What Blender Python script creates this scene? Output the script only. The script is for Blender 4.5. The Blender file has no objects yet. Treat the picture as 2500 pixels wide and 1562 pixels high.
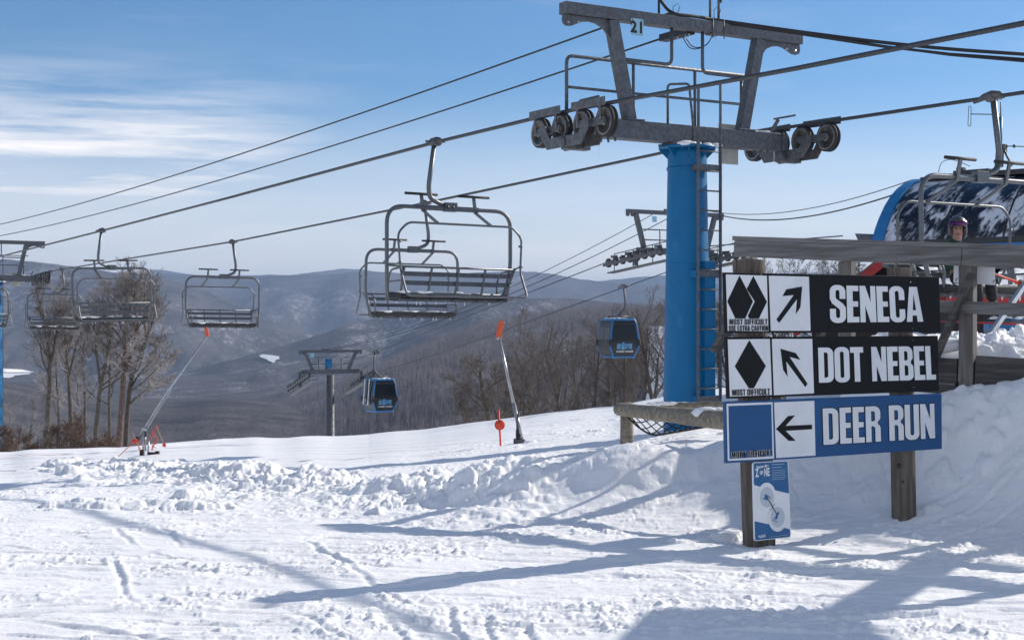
import bpy, bmesh, math, random
import numpy as np
from math import radians as RAD, sin, cos, pi, sqrt, atan2
from mathutils import Vector, Matrix, noise as mnoise

S = bpy.context.scene
COL = S.collection
# ------------------------------------------------------------------ camera, sky, sun, exposure
F = 3472.0            # focal length in pixels of the 2500 px wide photograph (50 mm)
CZ = 1.6              # eye height
cam_d = bpy.data.cameras.new("camera")
cam_d.lens = 50.0
cam_d.sensor_width = 36.0
cam_d.clip_start = 0.1
cam_d.clip_end = 90000.0
cam = bpy.data.objects.new("camera", cam_d)
COL.objects.link(cam)
cam.location = (0, 0, CZ)
cam.rotation_euler = (RAD(90), 0, 0)
S.camera = cam

SUN_AZ, SUN_EL = 57.0, 29.0        # clockwise from the view direction, above the horizon
world = bpy.data.worlds.new("World")
S.world = world
world.use_nodes = True
def build_world():
    nt = world.node_tree
    nt.nodes.clear()
    N, L = nt.nodes.new, nt.links.new
    out = N("ShaderNodeOutputWorld")
    bg = N("ShaderNodeBackground")
    bg.inputs['Strength'].default_value = 0.10
    sky = N("ShaderNodeTexSky")
    sky.sky_type = 'NISHITA'
    sky.sun_disc = False
    sky.sun_elevation = RAD(SUN_EL)
    sky.sun_rotation = RAD(SUN_AZ)
    sky.altitude = 2000
    sky.air_density = 1.0
    sky.dust_density = 1.3
    sky.ozone_density = 5.0
    # thin high cloud low over the horizon
    tc = N("ShaderNodeTexCoord")
    sep = N("ShaderNodeSeparateXYZ")
    L(tc.outputs['Generated'], sep.inputs[0])
    def math_(op, a, b=None, clamp=False):
        m = N("ShaderNodeMath"); m.operation = op; m.use_clamp = clamp
        for i, v in enumerate((a, b)):
            if v is None: continue
            if isinstance(v, (int, float)): m.inputs[i].default_value = v
            else: L(v, m.inputs[i])
        return m.outputs[0]
    def streak(sx, sz, detail, lo, hi, seed, tilt=0.0):
        mp = N("ShaderNodeMapping"); L(tc.outputs['Generated'], mp.inputs[0])
        mp.inputs['Rotation'].default_value = (0, RAD(tilt), 0)
        mp.inputs['Scale'].default_value = (sx, sx, sz)
        mp.inputs['Location'].default_value = (seed, seed * .3, seed * .7)
        n = N("ShaderNodeTexNoise"); L(mp.outputs[0], n.inputs['Vector'])
        n.inputs['Scale'].default_value = 1.0
        n.inputs['Detail'].default_value = detail
        n.inputs['Roughness'].default_value = .6
        n.inputs['Distortion'].default_value = .35
        r = N("ShaderNodeMapRange"); r.interpolation_type = 'SMOOTHSTEP'
        L(n.outputs[0], r.inputs[0])
        r.inputs[1].default_value = lo; r.inputs[2].default_value = hi
        return r.outputs[0]
    def bump(v, c, w):      # smooth hump of v about c
        d = math_('DIVIDE', math_('SUBTRACT', v, c), w)
        return math_('POWER', 2.718, math_('MULTIPLY', math_('MULTIPLY', d, d), -1.0))
    X, Z = sep.outputs[0], sep.outputs[2]
    side = N("ShaderNodeMapRange"); side.interpolation_type = 'SMOOTHSTEP'
    L(X, side.inputs[0])
    for i, q in enumerate((-.06, -.27, 0, 1)): side.inputs[i + 1].default_value = q
    puffs = math_('ADD', math_('MULTIPLY', streak(4.0, 44, 8, .33, .62, 4.3, 2), .72), math_('MULTIPLY', streak(10, 130, 6, .42, .66, 9.1, 2), .35))
    wisps = math_('MULTIPLY', puffs, math_('MULTIPLY', bump(Z, .110, .044), side.outputs[0]))
    hi2 = math_('MULTIPLY', streak(6, 40, 7, .50, .8, 7.7, 4), bump(Z, .19, .05))
    band = streak(3.0, 30, 6, .25, .75, 1.3)
    low = N("ShaderNodeMapRange"); low.interpolation_type = 'SMOOTHSTEP'
    L(Z, low.inputs[0])
    for i, q in enumerate((.17, .02, 0, .84)): low.inputs[i + 1].default_value = q
    veil = math_('MULTIPLY', low.outputs[0], math_('ADD', math_('MULTIPLY', band, .34), .66))
    back = N("ShaderNodeMapRange"); back.interpolation_type = 'SMOOTHSTEP'     # unseen cloud added behind the camera to lift the fill light
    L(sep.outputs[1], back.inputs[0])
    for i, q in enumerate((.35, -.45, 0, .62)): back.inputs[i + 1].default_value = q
    rear_fill = math_('MULTIPLY', back.outputs[0], streak(2.2, 5, 5, .35, .7, 5.5))
    tot = math_('MAXIMUM', math_('MAXIMUM', math_('MULTIPLY', wisps, .92), math_('MULTIPLY', hi2, .09)), math_('MAXIMUM', veil, rear_fill), True)
    mix = N("ShaderNodeMix"); mix.data_type = 'RGBA'
    L(tot, mix.inputs[0])
    hsv = N("ShaderNodeHueSaturation"); hsv.inputs['Saturation'].default_value = 1.12; hsv.inputs['Hue'].default_value = .494
    L(sky.outputs[0], hsv.inputs['Color'])
    L(hsv.outputs[0], mix.inputs[6])
    mix.inputs[7].default_value = (11.2, 10.6, 10.2, 1)
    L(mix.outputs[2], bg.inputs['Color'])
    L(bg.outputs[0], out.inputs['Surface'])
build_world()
sun_d = bpy.data.lights.new("sun", 'SUN')
sun_d.energy = 4.6
sun_d.angle = RAD(0.53)
sun_d.color = (1.0, 0.93, 0.84)
sun = bpy.data.objects.new("sun", sun_d)
COL.objects.link(sun)
sdir = Vector((sin(RAD(SUN_AZ)) * cos(RAD(SUN_EL)), cos(RAD(SUN_AZ)) * cos(RAD(SUN_EL)), sin(RAD(SUN_EL))))
sun.rotation_euler = sdir.to_track_quat('Z', 'Y').to_euler()
S.view_settings.view_transform = 'Standard'
S.view_settings.look = 'None'
S.view_settings.exposure = 0.25
S.view_settings.gamma = 1.0
S.view_settings.use_curve_mapping = False
S.cycles.max_bounces = 6
S.cycles.diffuse_bounces = 3
S.cycles.glossy_bounces = 2
S.cycles.transmission_bounces = 3
S.cycles.transparent_max_bounces = 8
S.cycles.volume_bounces = 0
S.cycles.use_adaptive_sampling = True
S.cycles.adaptive_threshold = 0.015
S.cycles.use_denoising = True
S.cycles.sample_clamp_indirect = 6.0

# ------------------------------------------------------------------ numpy noise
_rng = np.random.RandomState(7)
_perm = _rng.permutation(256)
_perm = np.concatenate([_perm, _perm, _perm])
_ga = _rng.rand(256) * 2 * pi
_gx, _gy = np.cos(_ga), np.sin(_ga)
def perlin(x, y, seed=0):
    x = np.asarray(x, float) + seed * 17.37
    y = np.asarray(y, float) + seed * 9.71
    xi = np.floor(x).astype(int); yi = np.floor(y).astype(int)
    xf = x - xi; yf = y - yi
    u = xf * xf * xf * (xf * (xf * 6 - 15) + 10)
    v = yf * yf * yf * (yf * (yf * 6 - 15) + 10)
    def g(ix, iy, dx, dy):
        h = _perm[_perm[ix & 255] + (iy & 255)]
        return _gx[h] * dx + _gy[h] * dy
    a = g(xi, yi, xf, yf); b = g(xi + 1, yi, xf - 1, yf)
    c = g(xi, yi + 1, xf, yf - 1); d = g(xi + 1, yi + 1, xf - 1, yf - 1)
    return (a + u * (b - a)) * (1 - v) + (c + u * (d - c)) * v
def fbm(x, y, oct=4, seed=0, gain=.5):
    t = 0; a = 1.0; f = 1.0
    for i in range(oct):
        t = t + a * perlin(np.asarray(x) * f, np.asarray(y) * f, seed + i * 3)
        a *= gain; f *= 2.03
    return t
def sstep(a, b, x):
    t = np.clip((x - a) / (b - a), 0, 1)
    return t * t * (3 - 2 * t)

# ------------------------------------------------------------------ photo pixel -> world helpers
def P(x, y, Y):
    return Vector(((x - 1250) / F * Y, Y, CZ + (781 - y) / F * Y))
class Plane:
    """vertical plane through (X0, Y0) turned by ang; gives (along, height) of a photo point on it"""
    def __init__(s, X0, Y0, deg):
        s.X0, s.Y0, s.a = X0, Y0, RAD(deg)
        s.c, s.s = cos(s.a), sin(s.a)
    def loc(s, x, y, off=0.0):
        dx = (x - 1250) / F; dz = (781 - y) / F
        px, py = -s.s, s.c
        t = (s.X0 * px + s.Y0 * py + off) / (dx * px + py)
        return ((t * dx - s.X0) * s.c + (t - s.Y0) * s.s, CZ + t * dz)

# ------------------------------------------------------------------ materials
MATS = {}
def _noise(nt, coord, scale, detail=5, rough=.55, stretch=(1, 1, 1), dist=0.0):
    mp = nt.nodes.new("ShaderNodeMapping")
    mp.inputs['Scale'].default_value = stretch
    nt.links.new(coord, mp.inputs[0])
    n = nt.nodes.new("ShaderNodeTexNoise")
    nt.links.new(mp.outputs[0], n.inputs['Vector'])
    n.inputs['Scale'].default_value = scale
    n.inputs['Detail'].default_value = detail
    n.inputs['Roughness'].default_value = rough
    n.inputs['Distortion'].default_value = dist
    return n.outputs[0]
def _range(nt, v, a, b, c=0.0, d=1.0):
    r = nt.nodes.new("ShaderNodeMapRange"); r.interpolation_type = 'SMOOTHSTEP'
    nt.links.new(v, r.inputs[0])
    for i, q in enumerate((a, b, c, d)): r.inputs[i + 1].default_value = q
    return r.outputs[0]
def _mix(nt, f, a, b):
    m = nt.nodes.new("ShaderNodeMix"); m.data_type = 'RGBA'
    if isinstance(f, (int, float)): m.inputs[0].default_value = f
    else: nt.links.new(f, m.inputs[0])
    for i, c in ((6, a), (7, b)):
        if isinstance(c, tuple): m.inputs[i].default_value = (*c, 1)
        else: nt.links.new(c, m.inputs[i])
    return m.outputs[2]
def _rgb(c):
    return (c, c, c) if isinstance(c, (int, float)) else c
def mat(name, col, col2=None, scale=6, lo=.4, hi=.65, stretch=(1, 1, 1), detail=6, rough=.6, rough2=None, metal=0.0,
        bump=0.0, bscale=60, bstretch=None, spots=None, spec=None, coat=0.0):
    """principled surface; col/col2 blended by object-space noise; spots=(colour, scale, lo, hi) a third layer"""
    m = bpy.data.materials.new(name); m.use_nodes = True
    nt = m.node_tree
    b = nt.nodes['Principled BSDF']
    tc = nt.nodes.new("ShaderNodeTexCoord").outputs['Object']
    col = _rgb(col)
    c = col
    if col2 is not None:
        f = _range(nt, _noise(nt, tc, scale, detail, .6, stretch), lo, hi)
        c = _mix(nt, f, col, _rgb(col2))
        if rough2 is not None:
            nt.links.new(_range(nt, f, 0, 1, rough, rough2), b.inputs['Roughness'])
    if spots:
        f2 = _range(nt, _noise(nt, tc, spots[1], 6, .65, spots[4] if len(spots) > 4 else (1, 1, 1), .2), spots[2], spots[3])
        c = _mix(nt, f2, c, _rgb(spots[0]))
    if isinstance(c, tuple): b.inputs['Base Color'].default_value = (*c, 1)
    else: nt.links.new(c, b.inputs['Base Color'])
    if rough2 is None or col2 is None: b.inputs['Roughness'].default_value = rough
    b.inputs['Metallic'].default_value = metal
    if spec is not None: b.inputs['Specular IOR Level'].default_value = spec
    if coat: b.inputs['Coat Weight'].default_value = coat
    if bump:
        bn = nt.nodes.new("ShaderNodeBump")
        bn.inputs['Strength'].default_value = bump
        bn.inputs['Distance'].default_value = .02
        nt.links.new(_noise(nt, tc, bscale, 6, .6, bstretch or stretch), bn.inputs['Height'])
        nt.links.new(bn.outputs[0], b.inputs['Normal'])
    MATS[name] = m
    return m
mat('steel', (.085, .092, .102), (.128, .136, .147), 18, .36, .66, rough=.6, rough2=.5, metal=.35, spots=(.085, 55, .58, .75), bump=.08, bscale=90)
mat('steel_light', (.150, .160, .170), (.115, .122, .13), 30, .4, .65, rough=.45, metal=.7, spots=((.16, .12, .09), 8, .62, .75), bump=.05)
mat('steel_dark', (.09, .095, .10), (.15, .155, .16), 14, .4, .65, rough=.55, metal=.4, spots=((.12, .065, .035), 9, .58, .7), bump=.1)
mat('sheave_metal', (.20, .18, .165), (.29, .27, .25), 12, .4, .65, rough=.4, metal=.6, spots=((.13, .075, .045), 11, .6, .75), bump=.06)
mat('rubber', (.018, .018, .02), (.03, .03, .032), 40, rough=.75, bump=.15)
mat('rope_steel', (.045, .047, .052), (.075, .078, .084), 60, rough=.5, metal=.3)
mat('cable_black', (.014, .015, .018), rough=.6)
mat('blue_paint', (.0015, .125, .29), (.002, .145, .33), 2.2, .35, .7, rough=.45, rough2=.55, spec=.3, spots=((.02, .185, .36), 2.4, .56, .72, (1, 1, .45)), bump=.04, bscale=30)
mat('blue_trim', (.012, .15, .37), (.015, .18, .42), 4, rough=.4, spots=((.06, .22, .42), 7, .64, .8))
mat('panel_beige', (.50, .50, .44), (.42, .42, .37), 5, rough=.5)
mat('plate_paint', (.30, .54, .66), (.26, .47, .58), 9, rough=.45, spots=((.2, .17, .13), 22, .68, .8))
mat('digit_black', (.01, .01, .012), rough=.5)
mat('sign_black', (.007, .007, .008), (.011, .011, .012), 3.5, rough=.5, rough2=.62, spec=.22, spots=((.10, .10, .11), 70, .73, .8))
mat('sign_blue', (.004, .068, .205), (.006, .080, .23), 3, rough=.42, rough2=.52, spots=((.10, .19, .33), 70, .74, .81))
mat('sign_white', (.80, .81, .82), (.73, .74, .76), 4, rough=.45, spots=((.42, .42, .44), 85, .72, .82))
mat('notice_blue', (.015, .11, .28), (.018, .125, .30), 5, rough=.4)
mat('notice_grey', (.50, .55, .60), rough=.45)
mat('white_plastic', (.78, .80, .82), (.74, .76, .78), 4, rough=.4)
mat('post_wood', (.085, .066, .052), (.165, .138, .112), 4.5, .36, .66, stretch=(6, 6, .55), rough=.85, bump=.7, bscale=7, bstretch=(8, 8, .5), spots=((.03, .023, .018), 3.2, .61, .72, (5, 5, .5)))
mat('rail_wood', (.12, .112, .106), (.215, .205, .20), 4, .36, .66, stretch=(.5, 7, 7), rough=.85, bump=.6, bscale=6, bstretch=(.6, 9, 9), spots=((.075, .068, .062), 2.5, .6, .74, (.6, 6, 6)))
mat('upright_wood', (.125, .113, .103), (.205, .19, .178), 4, .36, .66, stretch=(7, 7, .5), rough=.85, bump=.6, bscale=6, bstretch=(9, 9, .6), spots=((.07, .06, .055), 2.5, .6, .74, (6, 6, .6)))
mat('dark_wood', (.05, .046, .044), (.11, .102, .095), 4, .36, .66, stretch=(.5, 6, 7), rough=.85, bump=.6, bscale=6, bstretch=(.6, 9, 9))
mat('log_wood', (.16, .135, .10), (.30, .26, .20), 3.5, .36, .66, stretch=(.6, 5, 5), rough=.85, bump=.6, bscale=5, bstretch=(.8, 9, 9), spots=((.06, .05, .04), 4, .6, .75, (.6, 4, 4)))
mat('bark', (.065, .053, .042), (.135, .115, .095), 5, .36, .66, stretch=(4, 4, 1), rough=.95, bump=.8, bscale=14, spots=((.52, .53, .56), 6, .66, .74))
mat('bark_red', (.10, .055, .045), (.19, .14, .11), 5, .36, .66, stretch=(4, 4, .8), rough=.95, bump=.8, bscale=14, spots=((.5, .5, .53), 6, .66, .74))
mat('twig_brown', (.10, .08, .07), (.18, .152, .135), 1.2, rough=.95, spots=((.38, .37, .38), 1.8, .66, .80))
mat('twig_frost', (.15, .125, .11), (.42, .39, .38), .8, .36, .64, rough=.9, spots=((.64, .62, .63), 1.2, .60, .76))
mat('wood_grey', (.12, .105, .105), (.17, .155, .16), .02, rough=1.0)
mat('brush', (.12, .075, .055), (.19, .13, .10), 1.5, rough=.95)
mat('orange_paint', (.62, .10, .022), (.52, .075, .018), 9, rough=.45, spots=((.35, .06, .02), 30, .62, .75))
mat('orange_red', (.72, .055, .022), (.62, .045, .02), 12, rough=.5)
mat('pole_alu', (.40, .42, .44), (.31, .33, .35), 8, rough=.35, metal=.75, spots=((.25, .26, .27), 14, .62, .75))
mat('glass_dark', (.008, .010, .013), rough=.10, spec=.35)
mat('shell_black', (.012, .013, .015), (.02, .02, .022), 6, rough=.4)
mat('red_paint', (.42, .022, .018), (.33, .018, .015), 6, .4, .65, rough=.5, spots=((.12, .015, .012), 14, .62, .75))
mat('brown_board', (.035, .024, .022), (.055, .040, .036), 4, stretch=(7, 7, .5), rough=.85, bump=.5, bscale=6)
mat('shingle', (.10, .10, .10), (.17, .17, .165), 14, rough=.9, bump=.8, bscale=22, spots=((.07, .085, .04), 9, .62, .72))
mat('jacket_green', (.008, .05, .028), (.013, .07, .04), 12, rough=.75, bump=.4, bscale=18)
mat('pants_black', (.014, .014, .016), (.022, .022, .025), 12, rough=.8, bump=.35, bscale=18)
mat('skin', (.36, .19, .14), (.40, .22, .16), 30, rough=.55)
mat('lip', (.33, .14, .11), rough=.5)
mat('eye_dark', (.02, .015, .012), rough=.3)
mat('helmet_grey', (.05, .05, .055), (.09, .09, .095), 14, rough=.3, spots=((.2, .2, .2), 16, .7, .8))
mat('goggle_lens', (.07, .02, .10), (.16, .05, .13), 5, rough=.08, metal=.8)
mat('seat_pad', (.016, .016, .018), (.028, .028, .03), 9, rough=.7, bump=.3, bscale=30)
mat('snow_bit', (.86, .87, .88), (.80, .82, .85), 20, rough=.75, bump=.5, bscale=45)
mat('ice', (.75, .82, .88), rough=.12, spec=.6)
mat('net_black', (.012, .012, .013), rough=.8)
mat('bamboo', (.38, .27, .15), rough=.7)

# ------------------------------------------------------------------ mesh builder
class MB:
    def __init__(s):
        s.v = []; s.f = []; s.m = []; s.sm = []
    def add(s, vs, fs, mi=0, smooth=False):
        o = len(s.v)
        s.v.extend([tuple(p) for p in vs])
        for f in fs:
            s.f.append(tuple(o + i for i in f)); s.m.append(mi); s.sm.append(smooth)
    def box(s, c, size, ax=None, mi=0):
        """c centre, size full lengths, ax = three axes (default world)"""
        c = Vector(c); ax = ax or (Vector((1, 0, 0)), Vector((0, 1, 0)), Vector((0, 0, 1)))
        h = [Vector(a) * (d / 2) for a, d in zip(ax, size)]
        vs = [c + h[0] * i + h[1] * j + h[2] * k for i in (-1, 1) for j in (-1, 1) for k in (-1, 1)]
        s.add(vs, [(0, 1, 3, 2), (4, 6, 7, 5), (0, 4, 5, 1), (2, 3, 7, 6), (0, 2, 6, 4), (1, 5, 7, 3)], mi)
    def bar(s, a, b, w, h, up=(0, 0, 1), mi=0, ext=0.0):
        """rectangular bar from a to b, w across, h along up"""
        a, b = Vector(a), Vector(b); d = (b - a); L = d.length; d.normalize()
        sx = d.cross(Vector(up)); sx.normalize(); uz = sx.cross(d)
        s.box((a + b) / 2, (L + 2 * ext, w, h), (d, sx, uz), mi)
    def tube(s, pts, r, n=8, mi=0, caps=True, closed=False, smooth=True):
        pts = [Vector(p) for p in pts]
        rs = r if isinstance(r, (list, tuple)) else [r] * len(pts)
        k = len(pts)
        T = []
        for i in range(k):
            if closed: d = pts[(i + 1) % k] - pts[i - 1]
            else: d = pts[min(i + 1, k - 1)] - pts[max(i - 1, 0)]
            if d.length < 1e-9: d = Vector((0, 0, 1))
            T.append(d.normalized())
        up = Vector((0, 0, 1)) if abs(T[0].z) < .9 else Vector((1, 0, 0))
        nrm = (up - T[0] * up.dot(T[0])).normalized()
        vs = []
        for i in range(k):
            nrm = nrm - T[i] * nrm.dot(T[i])
            if nrm.length < 1e-6: nrm = T[i].orthogonal()
            nrm.normalize(); bi = T[i].cross(nrm)
            for j in range(n):
                a = 2 * pi * j / n
                vs.append(pts[i] + (nrm * cos(a) + bi * sin(a)) * rs[i])
        fs = []
        for i in range(k if closed else k - 1):
            for j in range(n):
                p = i * n; q = ((i + 1) % k) * n
                fs.append((p + j, p + (j + 1) % n, q + (j + 1) % n, q + j))
        s.add(vs, fs, mi, smooth)
        if caps and not closed:
            o = len(s.v) - len(vs)
            s.f.append(tuple(o + j for j in range(n))[::-1]); s.m.append(mi); s.sm.append(False)
            s.f.append(tuple(o + (k - 1) * n + j for j in range(n))); s.m.append(mi); s.sm.append(False)
    def lathe(s, prof, axis='z', c=(0, 0, 0), n=24, mi=0, smooth=True, close=True):
        """prof = [(r, h)] turned about the axis through c"""
        c = Vector(c)
        A = {'x': (Vector((0, 1, 0)), Vector((0, 0, 1)), Vector((1, 0, 0))),
             'y': (Vector((0, 0, 1)), Vector((1, 0, 0)), Vector((0, 1, 0))),
             'z': (Vector((1, 0, 0)), Vector((0, 1, 0)), Vector((0, 0, 1)))}[axis]
        vs = []
        for r, h in prof:
            for j in range(n):
                a = 2 * pi * j / n
                vs.append(c + A[0] * (r * cos(a)) + A[1] * (r * sin(a)) + A[2] * h)
        fs = []
        for i in range(len(prof) - 1):
            for j in range(n):
                fs.append((i * n + j, i * n + (j + 1) % n, (i + 1) * n + (j + 1) % n, (i + 1) * n + j))
        if close:
            fs.append(tuple(range(n))[::-1]); fs.append(tuple((len(prof) - 1) * n + j for j in range(n)))
        s.add(vs, fs, mi, smooth)
    def prism(s, poly, o, ux, uy, t, mi=0):
        """polygon [(a, b)] in plane o + a ux + b uy, extruded by vector t (both faces)"""
        o, ux, uy, t = Vector(o), Vector(ux), Vector(uy), Vector(t)
        k = len(poly)
        a = [o + ux * p[0] + uy * p[1] for p in poly]
        vs = a + [p + t for p in a]
        fs = [tuple(range(k)), tuple(range(k, 2 * k))[::-1]] + [(i, (i + 1) % k, k + (i + 1) % k, k + i) for i in range(k)]
        s.add(vs, fs, mi)
    def ball(s, c, r, n=12, mi=0, scale=(1, 1, 1)):
        c = Vector(c); vs = []; fs = []; m = n // 2
        for i in range(m + 1):
            t = pi * i / m
            for j in range(n):
                a = 2 * pi * j / n
                vs.append(c + Vector((r * scale[0] * sin(t) * cos(a), r * scale[1] * sin(t) * sin(a), r * scale[2] * cos(t))))
        for i in range(m):
            for j in range(n):
                fs.append((i * n + j, (i + 1) * n + j, (i + 1) * n + (j + 1) % n, i * n + (j + 1) % n))
        s.add(vs, fs, mi, True)
    def build(s, name, mats, parent=None, bevel=0.0, fix=True):
        me = bpy.data.meshes.new(name)
        me.from_pydata(s.v, [], s.f)
        for mm in (mats if isinstance(mats, (list, tuple)) else [mats]):
            me.materials.append(MATS[mm] if isinstance(mm, str) else mm)
        me.polygons.foreach_set('material_index', s.m)
        me.polygons.foreach_set('use_smooth', s.sm)
        if fix:
            bm = bmesh.new(); bm.from_mesh(me)
            bmesh.ops.recalc_face_normals(bm, faces=bm.faces)
            bm.to_mesh(me); bm.free()
        o = bpy.data.objects.new(name, me)
        COL.objects.link(o)
        if parent: o.parent = parent
        if bevel:
            b = o.modifiers.new('bevel', 'BEVEL'); b.width = bevel; b.segments = 2; b.limit_method = 'ANGLE'; b.angle_limit = RAD(40)
        return o
def tag(o, label=None, cat=None, group=None, kind=None):
    if label: o['label'] = label
    if cat: o['category'] = cat
    if group: o['group'] = group
    if kind: o['kind'] = kind
    return o
def thing(name, label, cat, loc=(0, 0, 0), rz=0.0, group=None):
    o = bpy.data.objects.new(name, None); COL.objects.link(o)
    o.empty_display_size = .2
    o.location = loc; o.rotation_euler = (0, 0, RAD(rz))
    return tag(o, label, cat, group)
def kids(o):
    return [c for c in COL.objects if c.parent == o]
def copy_tree(o, parent=None):
    c = o.copy(); COL.objects.link(c)
    if parent: c.parent = parent
    for ch in kids(o): copy_tree(ch, c)
    return c
def arc(c, r, a0, a1, n=8):
    return [(c[0] + r * cos(RAD(a0 + (a1 - a0) * i / n)), c[1] + r * sin(RAD(a0 + (a1 - a0) * i / n))) for i in range(n + 1)]
def rounded(pts, r, n=5):
    """round the inner corners of a 3D polyline"""
    pts = [Vector(p) for p in pts]; out = [pts[0]]
    for i in range(1, len(pts) - 1):
        a, b, c = pts[i - 1], pts[i], pts[i + 1]
        d1 = (a - b); d2 = (c - b); k = min(r, d1.length * .48, d2.length * .48)
        p, q = b + d1.normalized() * k, b + d2.normalized() * k
        for j in range(n + 1):
            t = j / n
            out.append(p * (1 - t) ** 2 + b * 2 * t * (1 - t) + q * t * t)
    return out + [pts[-1]]
def rounded_loop(pts, r, n=5):
    pts = [Vector(p) for p in pts]; out = []; k0 = len(pts)
    for i in range(k0):
        a, b, c = pts[i - 1], pts[i], pts[(i + 1) % k0]
        d1 = (a - b); d2 = (c - b); k = min(r, d1.length * .48, d2.length * .48)
        p, q = b + d1.normalized() * k, b + d2.normalized() * k
        for j in range(n + 1):
            t = j / n
            out.append(p * (1 - t) ** 2 + b * 2 * t * (1 - t) + q * t * t)
    return out
# ------------------------------------------------------------------ snow ground
_U = np.array([-3000, -1250, -900, -700, -350, -150, 50, 250, 450, 650, 1250, 3000.])
_YC = np.array([30, 30, 32, 36, 38, 38, 36, 34, 33, 32, 32, 32.])
_ZC = np.array([-1.33, -1.29, -1.33, -1.48, -1.56, -1.29, -.87, -.55, -.08, .1, .2, .3])
_BX = np.array([-6, -2, -1, 0, .9, 1.9, 2.6, 3.3, 4.2, 6, 9, 12.])
_BH = np.array([0, .03, .08, .2, .40, .50, .66, .86, 1.10, 1.2, .7, .2])
_BY = np.array([13, 13, 12.9, 12.7, 12.6, 12.5, 12.3, 12.1, 11.7, 10.9, 9.5, 8.5])
_RX = np.array([-8, -5, -3, -1.5, 0, 1, 1.6])
_RY = np.array([25, 19.5, 16.5, 14.8, 13.5, 12.9, 12.7])
PLAT = Plane(2.19, 13.5, -39.6)
def plateau_mask(X, Y):
    lx = (X - PLAT.X0) * PLAT.c + (Y - PLAT.Y0) * PLAT.s
    ly = -(X - PLAT.X0) * PLAT.s + (Y - PLAT.Y0) * PLAT.c
    left = X - np.interp(Y, [8, 13, 20, 30, 60], [3.6, 3.6, 4.3, 8.2, 24])
    return sstep(.55, 1.25, ly) * sstep(-.1, .9, left), lx, ly
def ground_z(X, Y):
    X = np.asarray(X, float); Y = np.asarray(Y, float)
    R = np.sqrt(X * X + Y * Y); ang = np.arctan2(X, Y)
    d = R * np.maximum(np.cos(ang), .5)
    u = np.clip(np.tan(np.clip(ang, -.7, .7)) * F, -3000, 3000)
    yc = np.interp(u, _U, _YC); zc = np.interp(u, _U, _ZC)
    zc = zc + .05 * perlin(u * .012, 0 * u, 5)
    t = np.clip((d - 10) / (yc - 10), 0, 1)
    z = zc * t ** 1.25
    e = np.maximum(d - yc, 0)
    z = z - np.interp(u, [-300, 0, 200], [.20, .20, .10]) * e * e / (e + 7)
    h = np.interp(X, _BX, _BH); yb = np.interp(X, _BX, _BY)
    q = (Y - yb) / np.where(Y < yb, 1.0, 1.15)
    front = np.where(Y > 5, 1.0, 0.0)
    z = z + front * h * np.exp(-q * q)
    for cx, cy, hh, rr_ in ((.95, 12.35, .13, .45), (-.05, 12.5, .15, .50), (-1.0, 13.3, .13, .45), (-2.1, 14.9, .12, .5), (-3.2, 16.6, .12, .5), (.5, 13.4, .10, .6)):
        q2 = ((X - cx) / rr_) ** 2 + ((Y - cy) / (rr_ * .85)) ** 2
        z = z + hh * np.exp(-q2 * q2 * .6)
    m, lx, ly = plateau_mask(X, Y)
    z = np.where(Y > 5, z * (1 - m) + m * (1.30 - .004 * ly), z)
    return np.maximum(z, -70)
def gz(X, Y):
    return float(ground_z(np.array([X]), np.array([Y]))[0])

def grid_mesh(name, V, nr, nc, material, wrap=False):
    me = bpy.data.meshes.new(name)
    idx = np.arange(nr * nc).reshape(nr, nc)
    if wrap: idx = np.concatenate([idx, idx[:, :1]], 1)
    q = np.stack([idx[:-1, :-1], idx[:-1, 1:], idx[1:, 1:], idx[1:, :-1]], -1).reshape(-1, 4)
    me.vertices.add(nr * nc); me.vertices.foreach_set('co', V.reshape(-1).astype(np.float32))
    n = len(q)
    me.loops.add(n * 4); me.loops.foreach_set('vertex_index', q.reshape(-1).astype(np.int32))
    me.polygons.add(n)
    me.polygons.foreach_set('loop_start', np.arange(0, n * 4, 4, dtype=np.int32))
    me.polygons.foreach_set('use_smooth', np.ones(n, dtype=bool))
    me.update(calc_edges=True)
    me.materials.append(material)
    o = bpy.data.objects.new(name, me); COL.objects.link(o)
    return o

def snow_material():
    m = bpy.data.materials.new('snow'); m.use_nodes = True
    nt = m.node_tree; b = nt.nodes['Principled BSDF']
    tc = nt.nodes.new("ShaderNodeTexCoord").outputs['Object']
    f = _range(nt, _noise(nt, tc, .8, 5), .35, .65)
    c = _mix(nt, f, (.90, .905, .91), (.93, .935, .94))
    nt.links.new(c, b.inputs['Base Color'])
    b.inputs['Roughness'].default_value = .6
    b.inputs['Specular IOR Level'].default_value = .25
    bn = nt.nodes.new("ShaderNodeBump"); bn.inputs['Strength'].default_value = .35; bn.inputs['Distance'].default_value = .022
    nt.links.new(_noise(nt, tc, 26, 8, .68), bn.inputs['Height'])
    b2 = nt.nodes.new("ShaderNodeBump"); b2.inputs['Strength'].default_value = .15; b2.inputs['Distance'].default_value = .05
    nt.links.new(_noise(nt, tc, 7, 6, .6, (1, 1.6, 1)), b2.inputs['Height'])
    nt.links.new(b2.outputs[0], bn.inputs['Normal'])
    nt.links.new(bn.outputs[0], b.inputs['Normal'])
    MATS['snow'] = m
    return m
snow_material()

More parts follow.
